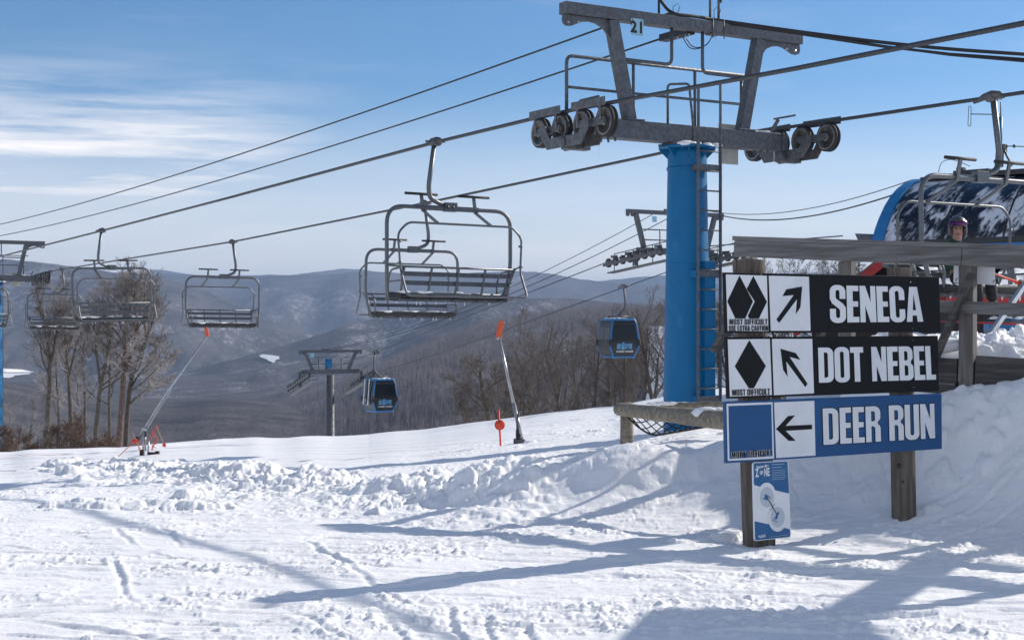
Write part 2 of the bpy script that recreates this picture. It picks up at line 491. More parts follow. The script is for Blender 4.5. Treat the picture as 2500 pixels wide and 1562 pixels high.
def build_snow():
    dense = np.linspace(RAD(-24), RAD(24), 1300)
    side = np.linspace(RAD(24), RAD(336), 90)[1:-1]
    A = np.concatenate([dense, side])
    r = np.concatenate([np.geomspace(.4, 5.6, 16)[:-1], np.geomspace(5.6, 46, 900), np.geomspace(46, 260, 26)[1:]])
    RR, AA = np.meshgrid(r, A, indexing='ij')
    X = RR * np.sin(AA); Y = RR * np.cos(AA)
    Z = ground_z(X, Y)
    nr, nc = X.shape
    fine = slice(0, 1300)
    x = X[:, fine]; y = Y[:, fine]
    d = y
    dz = np.zeros_like(x)
    rc = np.interp(x, _RX, _RY)                              # ploughed rubble line running left from the bank
    rub = np.exp(-((y - rc) / np.where(y < rc, 2.2, 1.2)) ** 2) * sstep(-8, -4.5, x) * (1 - sstep(-.3, .9, x))
    bank = np.exp(-((y - np.interp(x, _BX, _BY)) / 1.2) ** 2) * sstep(.6, 1.4, x) * (1 - .55 * sstep(1.6, 2.4, x))
    pm, lx, ly = plateau_mask(x, y)
    trail = sstep(15, 17, y + .22 * x) * (1 - sstep(-2.2, .5, x - (y - 24) * .28)) * (1 - np.clip(rub * 2, 0, 1))
    rough = np.clip(1 - .85 * trail, 0, 1) * (1 - sstep(28, 40, y))
    dz += .022 * fbm(x * .42, y * .42, 3, 1) * (1 - .6 * trail)
    dz += .019 * fbm(x * 1.3, y * 2.6, 5, 2) * rough
    crust = fbm(x * 1.1 + .4 * y, y * 2.6, 3, 9)
    dz += .009 * sstep(.0, .10, crust) * rough               # flakes of crust with a small step at the edge
    clod = 1 - np.abs(fbm(x * 3.2, y * 3.2, 4, 4)) * 2.4
    dz += .016 * sstep(.15, .95, clod) * np.abs(fbm(x * 9, y * 9, 3, 14)) * 2.2 * rough * sstep(-.02, .30, fbm(x * .5, y * .75, 3, 11)) * (1 - .8 * bank)
    dz += rub * (.02 + .065 * fbm(x * .9, y * 1.1, 4, 21) + .05 * sstep(.2, .9, 1 - np.abs(fbm(x * 2.6, y * 2.6, 4, 22)) * 2.2))
    crumb = sstep(.05, .5, fbm(x * 11, y * 11, 3, 33)) * sstep(-.1, .3, fbm(x * .8, y * 1.2, 3, 34))
    dz += crumb * rough * (.0068 + .010 * rub)
    ang = fbm(x * 5, y * 5, 3, 31)
    dz += rub * .035 * np.abs(ang) * 2
    dz += bank * (.085 * fbm(x * 1.8 - .8 * y, y * 1.2 + x * .5, 3, 41) - .035 * sstep(.035, .0, np.abs(fbm(x * 1.15 + y * .35, y * .6, 3, 43))))
    dz += pm * (.05 + .13 * np.maximum(fbm(lx * 1.1, ly * 1.1, 4, 51), -.15) + .07 * sstep(.25, .9, 1 - np.abs(fbm(lx * 2.6, ly * 2.6, 3, 52)) * 2.2)) * (1 - .6 * sstep(6, 12, ly))
    # corduroy and old tracks of the groomed trail
    along = x * .93 - y * .30
    across = x * .30 + y * .93
    dz += trail * (.012 * np.sin(across * 9 + 1.5 * fbm(x * .3, y * .3, 2, 61)) + .03 * fbm(along * .12, across * 1.3, 3, 62))
    # ski tracks: long shallow grooves pushed up at the edge
    def G(px, py):
        Yg = CZ * F / (py - 781); return ((px - 1250) / F * Yg, Yg)
    T = [((0, 1475), (270, 1462)), ((330, 1456), (690, 1425)), ((0, 1515), (300, 1550)), ((-50, 1325), (60, 1340)), ((300, 1312), (560, 1318)),
         ((700, 1395), (900, 1400)), ((1000, 1455), (1300, 1462)), ((1100, 1482), (1750, 1468)), ((1500, 1440), (2480, 1478)),
         ((1500, 1380), (2100, 1400)), ((1850, 1370), (2400, 1428)), ((265, 1362), (300, 1430)), ((690, 1485), (860, 1575)), ((915, 1490), (985, 1575)),
         ((1080, 1470), (1130, 1580)), ((1175, 1475), (1212, 1580)), ((1290, 1485), (1312, 1580)), ((730, 1310), (880, 1405)),
         ((285, 1270), (310, 1310)), ((400, 1270), (422, 1305)), ((1750, 1520), (2520, 1500)), ((0, 1400), (420, 1396)), ((60, 1290), (420, 1262)),
         ((1200, 1530), (2000, 1545)), ((400, 1500), (1050, 1420)), ((1350, 1400), (1800, 1420)), ((2000, 1450), (2520, 1446)), ((560, 1330), (1180, 1338)), ((200, 1545), (760, 1512))]
    rr = random.Random(5)
    for k in range(90):
        a = (rr.uniform(-700, 2300), rr.uniform(1240, 1565)); L = rr.uniform(500, 1900)
        T.append((a, (a[0] + L, a[1] + rr.uniform(-.13, .07) * L)))
    wob = fbm(x * .9, y * .9, 3, 71) * .07
    for i, (a, b) in enumerate(T):
        a, b = G(*a), G(*b)
        if i < 29: b = (a[0] + (b[0] - a[0]) * 1.7, a[1] + (b[1] - a[1]) * 1.7)
        vx, vy = b[0] - a[0], b[1] - a[1]; L = sqrt(vx * vx + vy * vy); vx /= L; vy /= L
        s_ = (x - a[0]) * vx + (y - a[1]) * vy
        c_ = (x - a[0]) * -vy + (y - a[1]) * vx + wob
        w = .022 if i < 29 else .014
        fade = sstep(-.1, .5, s_) * (1 - sstep(L - .6, L + .15, s_)) * (.55 + .45 * sstep(-.25, .2, perlin(s_ * .9, c_ * 0 + i, 13)))
        dep = (.012 if i < 29 else .011)
        cut = np.exp(-(c_ / w) ** 2) * dep - np.exp(-((c_ - 2.0 * w) / (w * 1.1)) ** 2) * dep * .75
        dz -= cut * fade * (1 - .7 * rub)
    Z[:, fine] += dz
    # separate clods of broken crust
    ri = np.log(r[15:915]); r0 = ri[0]; dr = (ri[-1] - r0) / (len(ri) - 1)
    a0 = dense[0]; da = dense[1] - dense[0]
    rg = np.random.RandomState(3)
    CL = np.zeros_like(Z)
    def clods(N, fx, rmin, rmax, squash=.75):
        for _ in range(N):
            cx, cy = fx()
            R0 = sqrt(cx * cx + cy * cy); a = atan2(cx, cy)
            if R0 < 5.8 or R0 > 44 or abs(a) > RAD(23): continue
            rad = rmin + (rmax - rmin) * rg.rand() ** 2.6
            i0 = int((np.log(R0) - r0) / dr) + 15; j0 = int((a - a0) / da)
            di = int(rad / (R0 * dr)) + 2; dj = int(rad / (R0 * da)) + 2
            sl = (slice(max(i0 - di, 0), i0 + di + 1), slice(max(j0 - dj, 0), min(j0 + dj + 1, 1300)))
            ex = X[sl] - cx; ey = Y[sl] - cy
            th = rg.rand() * pi; st = .65 + .7 * rg.rand()
            px = (ex * cos(th) + ey * sin(th)) * st; py = (-ex * sin(th) + ey * cos(th)) / st
            p = 2.2 + 5.0 * rg.rand() ** 2; cap = .5 + .6 * rg.rand()
            q = (np.abs(px) ** p + np.abs(py) ** p) ** (1 / p) / rad
            q = q * (1 + .35 * perlin(ex / rad * 1.4 + cx * 7, ey / rad * 1.4 + cy * 5, 3))
            q = q * (1 + .22 * perlin(ex / rad * 4 + cx * 3, ey / rad * 4 + cy * 9, 4))
            tilt = 1 + (rg.rand() - .5) * 1.1 * px / rad
            CL[sl] = np.maximum(CL[sl], rad * squash * np.minimum(np.sqrt(np.clip(1 - q * q, 0, 1)), cap) * tilt)
    def in_rub():
        t = rg.rand(); cx = -7.5 + 7.6 * t
        return cx + rg.randn() * .2, float(np.interp(cx, _RX, _RY)) - .5 + rg.randn() * .75
    clods(260, lambda: (rg.uniform(2.2, 5.2), 11.7 + rg.randn() * .45), .012, .08, .5)
    heaps = [(rg.uniform(-7.5, .2), rg.randn() * 1.3 - .9, rg.uniform(.15, .8)) for _ in range(34)]
    def in_heap():
        h = heaps[rg.randint(len(heaps))]
        return h[0] + rg.randn() * h[2], float(np.interp(h[0], _RX, _RY)) + h[1] + rg.randn() * h[2] * .7
    clods(560, in_heap, .012, .09, .5)
    clods(110, in_rub, .012, .07, .5)
    clods(26, in_heap, .12, .30, .45)
    patches = [(rg.uniform(-5, 4), rg.uniform(7, 17), rg.uniform(.15, .6)) for _ in range(60)]
    def near():
        p = patches[rg.randint(len(patches))]
        return p[0] * (p[1] / 12 + .2) + rg.randn() * p[2] * 1.6, p[1] + rg.randn() * p[2]
    clods(1100, near, .005, .018, .5)
    clods(260, lambda: (rg.uniform(-6, 5), rg.uniform(6.5, 18)), .006, .03, .6)
    clods(110, lambda: (rg.uniform(-4.2, -2.4) * 1.0, rg.uniform(12.2, 13.8)), .02, .13, .55)
    clods(240, lambda: (rg.uniform(-1.4, 1.3) + rg.randn() * .15, 12.6 + rg.randn() * .45), .012, .11, .5)
    clods(120, lambda: (rg.uniform(0, 6), rg.uniform(17, 30)), .02, .12, .55)
    clods(700, lambda: (lambda a, b: (PLAT.X0 + a * PLAT.c - b * PLAT.s, PLAT.Y0 + a * PLAT.s + b * PLAT.c))(rg.uniform(.8, 6), 1.2 + rg.rand() ** 1.6 * 8), .03, .2)
    clods(90, lambda: (lambda t: (1.2 + 2.4 * t + rg.randn() * .2, 9.6 + 1.2 * t + rg.randn() * .3))(rg.rand()), .010, .05, .5)
    gx_, gy_ = X[:, fine], Y[:, fine]
    CL[:, fine] *= .35 + .75 * sstep(-.22, .12, fbm(gx_ * .75, gy_ * .6, 3, 97))
    Z += CL
    cl = CL[:, fine]
    Z[:, fine] += np.clip(cl * 9, 0, 1) * (.022 * fbm(x * 14, y * 14, 3, 91) + .010 * np.abs(fbm(x * 26, y * 26, 2, 95))) * np.clip(cl * 14, .25, 1)
    o = grid_mesh('snow_ground', np.stack([X, Y, Z], -1), nr, nc, MATS['snow'], wrap=True)
    tag(o, kind='structure')
build_snow()

# ------------------------------------------------------------------ hills across the valley
def forest_material(name, k, base=(.072, .068, .070), snow=.5, green=.5, lo=.55, sz=.22):
    """bare winter wood over snow; k = texture size in metres"""
    m = bpy.data.materials.new(name); m.use_nodes = True
    nt = m.node_tree; b = nt.nodes['Principled BSDF']
    tc = nt.nodes.new("ShaderNodeTexCoord").outputs['Object']
    c = _mix(nt, _range(nt, _noise(nt, tc, 1 / (k * 9), 8, .65), .35, .68), base, tuple(q * 1.7 for q in base))
    fine = _noise(nt, tc, 1 / k, 6, .75, (1, .5, sz))
    big = _noise(nt, tc, 1 / (k * 26), 6, .6, (1, 1, 2.2), .4)
    a = nt.nodes.new("ShaderNodeMath"); a.operation = 'MULTIPLY_ADD'
    nt.links.new(fine, a.inputs[0]); a.inputs[1].default_value = .62
    nt.links.new(_range(nt, big, .30, .85, -.16, .22), a.inputs[2])
    c = _mix(nt, _range(nt, a.outputs[0], lo * .62, lo * .62 + .20, 0, snow), c, (.60, .60, .62))
    gr = nt.nodes.new("ShaderNodeMath"); gr.operation = 'MULTIPLY_ADD'
    nt.links.new(_noise(nt, tc, 1 / (k * 2.2), 7, .7, (1, 1, .5)), gr.inputs[0]); gr.inputs[1].default_value = .35
    nt.links.new(_range(nt, _noise(nt, tc, 1 / (k * 40), 5, .6, (1, 1, 2.0), .3), .3, .8, .1, .5), gr.inputs[2])
    c = _mix(nt, _range(nt, gr.outputs[0], .50, .60, 0, green), c, (.022, .03, .028))
    nt.links.new(c, b.inputs['Base Color'])
    b.inputs['Roughness'].default_value = 1.0
    b.inputs['Specular IOR Level'].default_value = 0
    bn = nt.nodes.new("ShaderNodeBump"); bn.inputs['Strength'].default_value = .9; bn.inputs['Distance'].default_value = k * .6
    nt.links.new(_noise(nt, tc, 1 / k, 5, .7, (1, .6, .3)), bn.inputs['Height'])
    nt.links.new(bn.outputs[0], b.inputs['Normal'])
    return m
def ridge(name, pts, D0, z0, D1, mtl, amp=.02, seed=0, p=1.4, nu=420, nt_=150, u0=-2100, u1=2100, rel=3.0):
    px = np.array([q[0] for q in pts], float) - 1250; py = np.array([q[1] for q in pts], float)
    u = np.linspace(u0, u1, nu)
    ys = np.interp(u, px, py)
    k = np.ones(9) / 9; ys = np.convolve(np.pad(ys, 4, 'edge'), k, 'valid')
    ys = ys + 1.6 * fbm(u * .035, u * 0, 4, seed) + .8 * perlin(u * .45, u * 0, seed + 2)
    Dc = D1 * (1 + .10 * fbm(u * .0022, u * 0, 3, seed + 5))
    zc = (781 - ys) / F * Dc
    t = np.linspace(0, 1, nt_)[:, None]
    D = D0 * (Dc[None] / D0) ** t
    z = z0 + (zc[None] - z0) * t ** p
    X = u[None] / F * D
    w = np.sin(pi * np.clip(t, 0, 1)) ** .7
    gul = fbm(X / D1 * rel * 3.2 + .4 * D / D1, D / D1 * rel * 1.3, 5, seed + 9)
    z = z + amp * D1 * w * (gul - .25 * np.abs(fbm(X / D1 * rel * 5, D / D1 * rel * 2, 4, seed + 12)))
    tb = np.linspace(0, 1, 14)[1:, None]
    Db = Dc[None] * (1 + .5 * tb); zb = zc[None] - (zc[None] - z0) * tb ** 1.2
    Xb = u[None] / F * Db
    V = np.stack([np.concatenate([X, Xb]), np.concatenate([D, Db]), CZ + np.concatenate([z, zb])], -1)
    o = grid_mesh(name, V, len(V), nu, mtl)
    tag(o, kind='structure')
    return V[:nt_]
ridge('far_peaks', [(-900, 700), (200, 700), (300, 690), (335, 661), (365, 653), (400, 660), (450, 668), (560, 678), (640, 682), (720, 669), (775, 664), (810, 661), (838, 651), (862, 654), (890, 661), (960, 668), (1050, 680), (1180, 690), (1350, 690), (1450, 688), (1560, 676), (1700, 668), (3400, 660)],
      5400, -300, 7200, forest_material('wood_far', 32, snow=.15, green=.3), .006, 3, 1.2, nt_=70)
ridge('long_hill', [(-900, 660), (0, 668), (300, 665), (400, 668), (520, 673), (690, 671), (790, 672), (885, 661), (960, 666), (1060, 671), (1150, 667), (1200, 662), (1262, 664), (1295, 661), (1361, 671), (1444, 687), (1470, 686), (1520, 690), (1620, 700), (1800, 690), (3400, 700)],
      2700, -300, 5200, forest_material('wood_long', 18, snow=.45, green=.5, lo=.56), .034, 11, 1.3)
ridge('snowy_hill', [(-900, 610), (-300, 622), (0, 632), (87, 639), (163, 648), (247, 661), (330, 672), (436, 687), (495, 706), (560, 736), (611, 757), (700, 792), (800, 835), (900, 872), (1000, 900), (1300, 960), (3400, 1000)],
      1700, -260, 3300, forest_material('wood_snowy', 10, snow=.65, green=.4, lo=.53), .032, 23, 1.25)
ridge('wooded_slope', [(-900, 960), (300, 930), (440, 905), (560, 880), (700, 842), (832, 799), (950, 768), (1050, 748), (1113, 738), (1196, 733), (1328, 727), (1427, 731), (1500, 739), (1640, 748), (1900, 760), (3400, 760)],
      1200, -200, 2500, forest_material('wood_slope', 7, snow=.6, green=.35, lo=.53), .026, 37, 1.2)
HN = ridge('near_slope', [(-900, 1120), (200, 1095), (420, 1065), (560, 1030), (700, 985), (800, 948), (911, 903), (1030, 850), (1180, 802), (1300, 778), (1420, 764), (1600, 750), (1800, 740), (3400, 700)],
      260, -85, 1500, forest_material('wood_near', 5, snow=.7, green=.1, lo=.47, sz=.16), .012, 47, 1.15, nu=520, nt_=170)
HV = ridge('valley_side', [(-900, 880), (-300, 905), (0, 930), (150, 950), (300, 985), (420, 1015), (480, 1000), (560, 992), (660, 1010), (800, 1040), (1000, 1080), (1300, 1150), (3400, 1300)],
      300, -95, 1150, forest_material('wood_valley', 5, snow=.30, green=.6, lo=.62), .012, 59, 1.15)
# snow-covered fields down in the valley
def field(name, pts):
    """lies on whichever hillside stands behind the photo outline"""
    dg = bpy.context.evaluated_depsgraph_get()
    def on(x, y):
        d = (P(x, y, 1.0) - Vector((0, 0, CZ))).normalized()
        ok, hit, nrm, *_ = S.ray_cast(dg, Vector((0, 0, CZ)) + d * 230, d)
        return hit * .994 + Vector((0, 0, CZ * .006)) if ok else P(x, y, 2000)
    rows = []
    ys = np.linspace(min(p[1] for p in pts), max(p[1] for p in pts), 9)
    n = len(pts)
    for y in ys:
        y = min(max(y, ys[0] + .05), ys[-1] - .05); xs = []
        for i in range(n):
            (x0, y0), (x1, y1) = pts[i], pts[(i + 1) % n]
            if (y0 - y) * (y1 - y) < 0: xs.append(x0 + (x1 - x0) * (y - y0) / (y1 - y0))
        a, b = min(xs) + random.uniform(-5, 5), max(xs) + random.uniform(-5, 5)
        rows += [on(a + (b - a) * j / 12, y) for j in range(13)]
    mb = MB(); mb.add(rows, [(i * 13 + j, i * 13 + j + 1, (i + 1) * 13 + j + 1, (i + 1) * 13 + j) for i in range(8) for j in range(12)])
    tag(mb.build(name, 'snow', fix=False), kind='structure')
random.seed(4)
bpy.context.view_layer.update()
field('valley_field', [(-60, 905), (10, 899), (60, 902), (84, 909), (70, 914), (40, 916), (20, 922), (-60, 921)])
field('valley_field', [(629, 871), (640, 864), (672, 868), (686, 871), (676, 880), (664, 886), (650, 876)])

# bare wood standing on the slope to the right: one mass of small winter trees
def far_forest():
    rg = np.random.RandomState(12)
    nt_, nu, _ = HN.shape
    N = 30000
    t = rg.rand(N) ** .55 * (nt_ - 2); u = rg.uniform(.33, .78, N) * (nu - 2)
    i = t.astype(int); j = u.astype(int); fi = (t - i)[:, None]; fj = (u - j)[:, None]
    B = (HN[i, j] * (1 - fi) + HN[i + 1, j] * fi) * (1 - fj) + (HN[i, j + 1] * (1 - fi) + HN[i + 1, j + 1] * fi) * fj
    keep = fbm(B[:, 0] / 55, B[:, 1] / 90, 4, 81) > -.42
    B = B[keep]; N = len(B)
    h = rg.uniform(7, 13, N); w = rg.uniform(.10, .24, N) * (1 + B[:, 1] / 2600)
    V = []; Fc = []
    a = rg.rand(N) * pi
    def spike(base, top, wd, ang):
        dx = np.cos(ang) * wd; dy = np.sin(ang) * wd
        p0 = base + np.stack([dx, dy, 0 * dx], -1); p1 = base - np.stack([dx, dy, 0 * dx], -1)
        p2 = base + np.stack([-dy, dx, 0 * dx], -1)
        return np.stack([p0, p1, p2, top], 1)
    base = B - np.array([0, 0, .5])
    parts = [spike(base, base + np.stack([rg.randn(N) * .5, rg.randn(N) * .5, h], -1), w, a)]
    for k in range(4):
        hb = h * rg.uniform(.28, .6, N)
        b = base + np.stack([0 * h, 0 * h, hb], -1)
        q = rg.rand(N) * 2 * pi; sp = h * rg.uniform(.12, .28, N)
        tp = b + np.stack([np.cos(q) * sp, np.sin(q) * sp, h * rg.uniform(.28, .5, N)], -1)
        parts.append(spike(b, tp, w * .55, a + k))
    A = np.concatenate(parts)
    n = len(A)
    idx = np.arange(n)[:, None] * 4
    tri = np.concatenate([idx + np.array([0, 1, 3]), idx + np.array([1, 2, 3]), idx + np.array([2, 0, 3])])
    me = bpy.data.meshes.new('far_forest')
    me.vertices.add(n * 4); me.vertices.foreach_set('co', A.reshape(-1).astype(np.float32))
    m = len(tri)
    me.loops.add(m * 3); me.loops.foreach_set('vertex_index', tri.reshape(-1).astype(np.int32))
    me.polygons.add(m); me.polygons.foreach_set('loop_start', np.arange(0, m * 3, 3, dtype=np.int32))
    me.update(calc_edges=True)
    me.materials.append(MATS['wood_grey'])
    o = bpy.data.objects.new('far_forest', me); COL.objects.link(o)
    tag(o, 'bare grey brown winter forest covering the slope beyond the crest', 'forest', kind='stuff')
far_forest()

# ------------------------------------------------------------------ air between here and the hills
def build_haze():
    mb = MB(); mb.box((0, 0, -20), (24000, 24000, 660))
    o = mb.build('haze', [])
    m = bpy.data.materials.new('haze'); m.use_nodes = True
    nt = m.node_tree; nt.nodes.clear()
    out = nt.nodes.new("ShaderNodeOutputMaterial")
    v = nt.nodes.new("ShaderNodeVolumePrincipled")
    v.inputs['Color'].default_value = (.50, .66, .95, 1)
    v.inputs['Density'].default_value = HAZE
    v.inputs['Anisotropy'].default_value = 0.0
    nt.links.new(v.outputs[0], out.inputs['Volume'])
    o.data.materials.clear(); o.data.materials.append(m)
    tag(o, kind='stuff')
HAZE = 1.35e-4
build_haze()
# ------------------------------------------------------------------ chairlift: line runs away to the lower left
LA = 31.0
E2 = Vector((cos(RAD(LA)), sin(RAD(LA)), 0)); R2 = Vector((-sin(RAD(LA)), cos(RAD(LA)), 0))
T1 = Vector((2.71, 22.0, 0)); HG = 2.115
def rope_z(side, s):
    if side < 0: return CZ + float(np.interp(s, [-14, -8, -4.8, -1.2, 0, 1.2, 4.3, 15, 25.8, 40.8, 51.6, 53, 110], [2.86, 2.92, 2.97, 3.06, 3.085, 3.09, 3.07, 2.87, 2.70, 2.49, 2.36, 2.33, .2]))
    return CZ + float(np.interp(s, [-14, -4.6, -1.2, 0, 1.2, 3.65, 12.7, 26, 48.6, 51.6, 53, 110], [2.97, 3.06, 3.11, 3.13, 3.13, 3.05, 2.80, 2.50, 2.30, 2.27, 2.22, .1]))
def rope_pt(side, s):
    p = T1 + E2 * (HG * side) + R2 * s
    return Vector((p.x, p.y, rope_z(side, s)))

def twisted_rope(name, pts_fn, s0, s1, far, r, label, cat='cable', group=None, step=.025):
    """six-strand rope near the camera, plain round rope farther away, one mesh"""
    mb = MB()
    ss = np.arange(s0, s1 + step, step)
    n = 18; vs = []
    for k, s in enumerate(ss):
        p = pts_fn(s); q = pts_fn(s + .01)
        d = (q - p).normalized(); a = d.cross(Vector((0, 0, 1))).normalized(); b = a.cross(d)
        tw = s / .42 * 2 * pi
        for j in range(n):
            th = 2 * pi * j / n
            rr = r * (.86 + .14 * abs(cos(3 * (th)))) if True else r
            vs.append(p + (a * cos(th + tw) + b * sin(th + tw)) * rr)
    m = len(ss)
    fs = [(i * n + j, i * n + (j + 1) % n, (i + 1) * n + (j + 1) % n, (i + 1) * n + j) for i in range(m - 1) for j in range(n)]
    mb.add(vs, fs, 0, True)
    if far is not None:
        mb.tube([pts_fn(s) for s in np.linspace(s1, far, 60)], r * .95, 8)
    return tag(mb.build(name, 'rope_steel', fix=False), label, cat, group)
twisted_rope('haul_rope', lambda s: rope_pt(-1, s), -14, 14, 110, .031, 'thick twisted steel haul rope running over the left sheaves of the near blue tower', group='haul ropes of the chairlift')
twisted_rope('haul_rope', lambda s: rope_pt(1, s), -14, 14, 110, .029, 'twisted haul rope over the right sheaves of the blue tower carrying the skier', group='haul ropes of the chairlift')

def sheave(mb, c, R=.228, w=.115):
    """wheel with rubber liner, lying on the local x axis"""
    mb.lathe([(R - .03, -w / 2), (R, -w / 2 + .012), (R, -w / 2 + .035), (R - .028, -.018), (R - .028, .018), (R, w / 2 - .035), (R, w / 2 - .012), (R - .03, w / 2)], 'x', c, 30, 0)
    for sgn in (-1, 1):
        o = sgn * (w / 2 + .001)
        mb.lathe([(R - .028, o), (R - .055, o + sgn * .004), (R - .062, o - sgn * .02), (R - .10, o - sgn * .03), (.075, o - sgn * .03), (.06, o + sgn * .012), (.03, o + sgn * .02)], 'x', c, 30, 1)
        for k in range(5):
            a = 2 * pi * k / 5
            mb.lathe([(.018, o - sgn * .028), (.015, o - sgn * .02)], 'x', (c[0], c[1] + .125 * cos(a), c[2] + .125 * sin(a)), 8, 2)
    mb.lathe([(.022, -w / 2 - .05), (.022, w / 2 + .05)], 'x', c, 10, 2)

def sheave_train(parent, x, zr, ys, slope, side, R=.228):
    """zr(y) rope height, wheels hang below or carry the rope; ys wheel positions along the rope"""
    mb = MB()
    zc = [zr(y) - R - .02 for y in ys]
    cen = [Vector((x, y, z)) for y, z in zip(ys, zc)]
    n = len(ys)
    for i in range(0, n, 2):
        a, b = cen[i], cen[min(i + 1, n - 1)]
        for dx in (-.095, .095):
            mb.bar(a + Vector((dx, 0, 0)), b + Vector((dx, 0, 0)), .018, .11, ext=.07)
        m = (a + b) / 2
        mb.lathe([(.055, -.14), (.055, .14)], 'x', m, 12, 0)
        # rope catcher alongside the rope
        z0 = zr(ys[i]) + .02
        aa = Vector((x + side * .13, ys[i] - .14, zr(ys[i] - .14) + .02)); bb = Vector((x + side * .13, ys[min(i + 1, n - 1)] + .14, zr(ys[min(i + 1, n - 1)] + .14) + .02))
        mb.bar(aa, bb, .014, .12)
        for q in (a, b):
            mb.bar(q + Vector((side * .11, 0, 0)), Vector((x + side * .125, q.y, zr(q.y) + .02)), .05, .02, up=(1, 0, 0))
    piv = (cen[0] + cen[-1]) / 2 - Vector((0, 0, .27))
    for dx in (-.16, .15):
        for i in range(0, n - 1, 4):
            j = min(i + 3, n - 1)
            a = (cen[i] + cen[i + 1]) / 2; b = (cen[j] + cen[j - 1]) / 2
            m = (a + b) / 2 - Vector((0, 0, .23))
            o = Vector((x + dx, 0, 0))
            pol = []
            yz = lambda v: (v.y, v.z)
            up = [(a.y - .07, a.z + .05), (a.y + .06, a.z + .06), (a.y + .20, m.z + .09), (b.y - .20, m.z + .09), (b.y - .06, b.z + .06), (b.y + .07, b.z + .05)]
            lo = [(b.y + .06, b.z - .07), (b.y - .12, m.z - .07), (a.y + .12, m.z - .07), (a.y - .06, a.z - .07)]
            mb.prism(up + lo, (x + dx - .014, 0, 0), (0, 1, 0), (0, 0, 1), (.028, 0, 0))
            mb.lathe([(.075, -.05), (.075, .05)], 'x', (x + dx, m.y, m.z), 14, 0)
    mb.lathe([(.06, -.19), (.06, .19)], 'x', piv + Vector((0, 0, .04)), 14)
    mb.box(piv + Vector((-side * .05, 0, .02)), (.42, .16, .16))
    tr = mb.build('sheave_assembly', 'steel_dark', parent, bevel=.006)
    for c in cen:
        w = MB(); sheave(w, c, R)
        w.build('sheave', ['rubber', 'sheave_metal', 'steel_dark'], tr)
    return tr

def ladder_mesh(x0, x1, y, z0, z1, rail=.02, rung=.3):
    mb = MB()
    for x in (x0, x1): mb.bar((x, y, z0), (x, y, z1), .022, .05, up=(0, 1, 0))
    z = z0 + .12
    while z < z1 - .05:
        mb.tube([(x0, y, z), (x1, y, z)], .013, 6); z += rung
    return mb

def frame_fin(mb, sg, zt):
    """curved lifting plate under the end of the upper arm; sg = -1 left or 1 right"""
    pts = [(-2.29, 0), (-1.38, 0), (-1.325, -.62), (-1.36, -.50), (-1.45, -.29), (-1.58, -.135), (-1.72, -.075), (-1.84, -.06), (-1.96, -.078), (-2.06, -.12),
           (-2.14, -.155), (-2.22, -.165), (-2.28, -.145), (-2.305, -.09)]
    mb.prism([(-sg * p[0], zt + p[1]) for p in pts], (0, -.02, 0), (1, 0, 0), (0, 0, 1), (0, .04, 0))

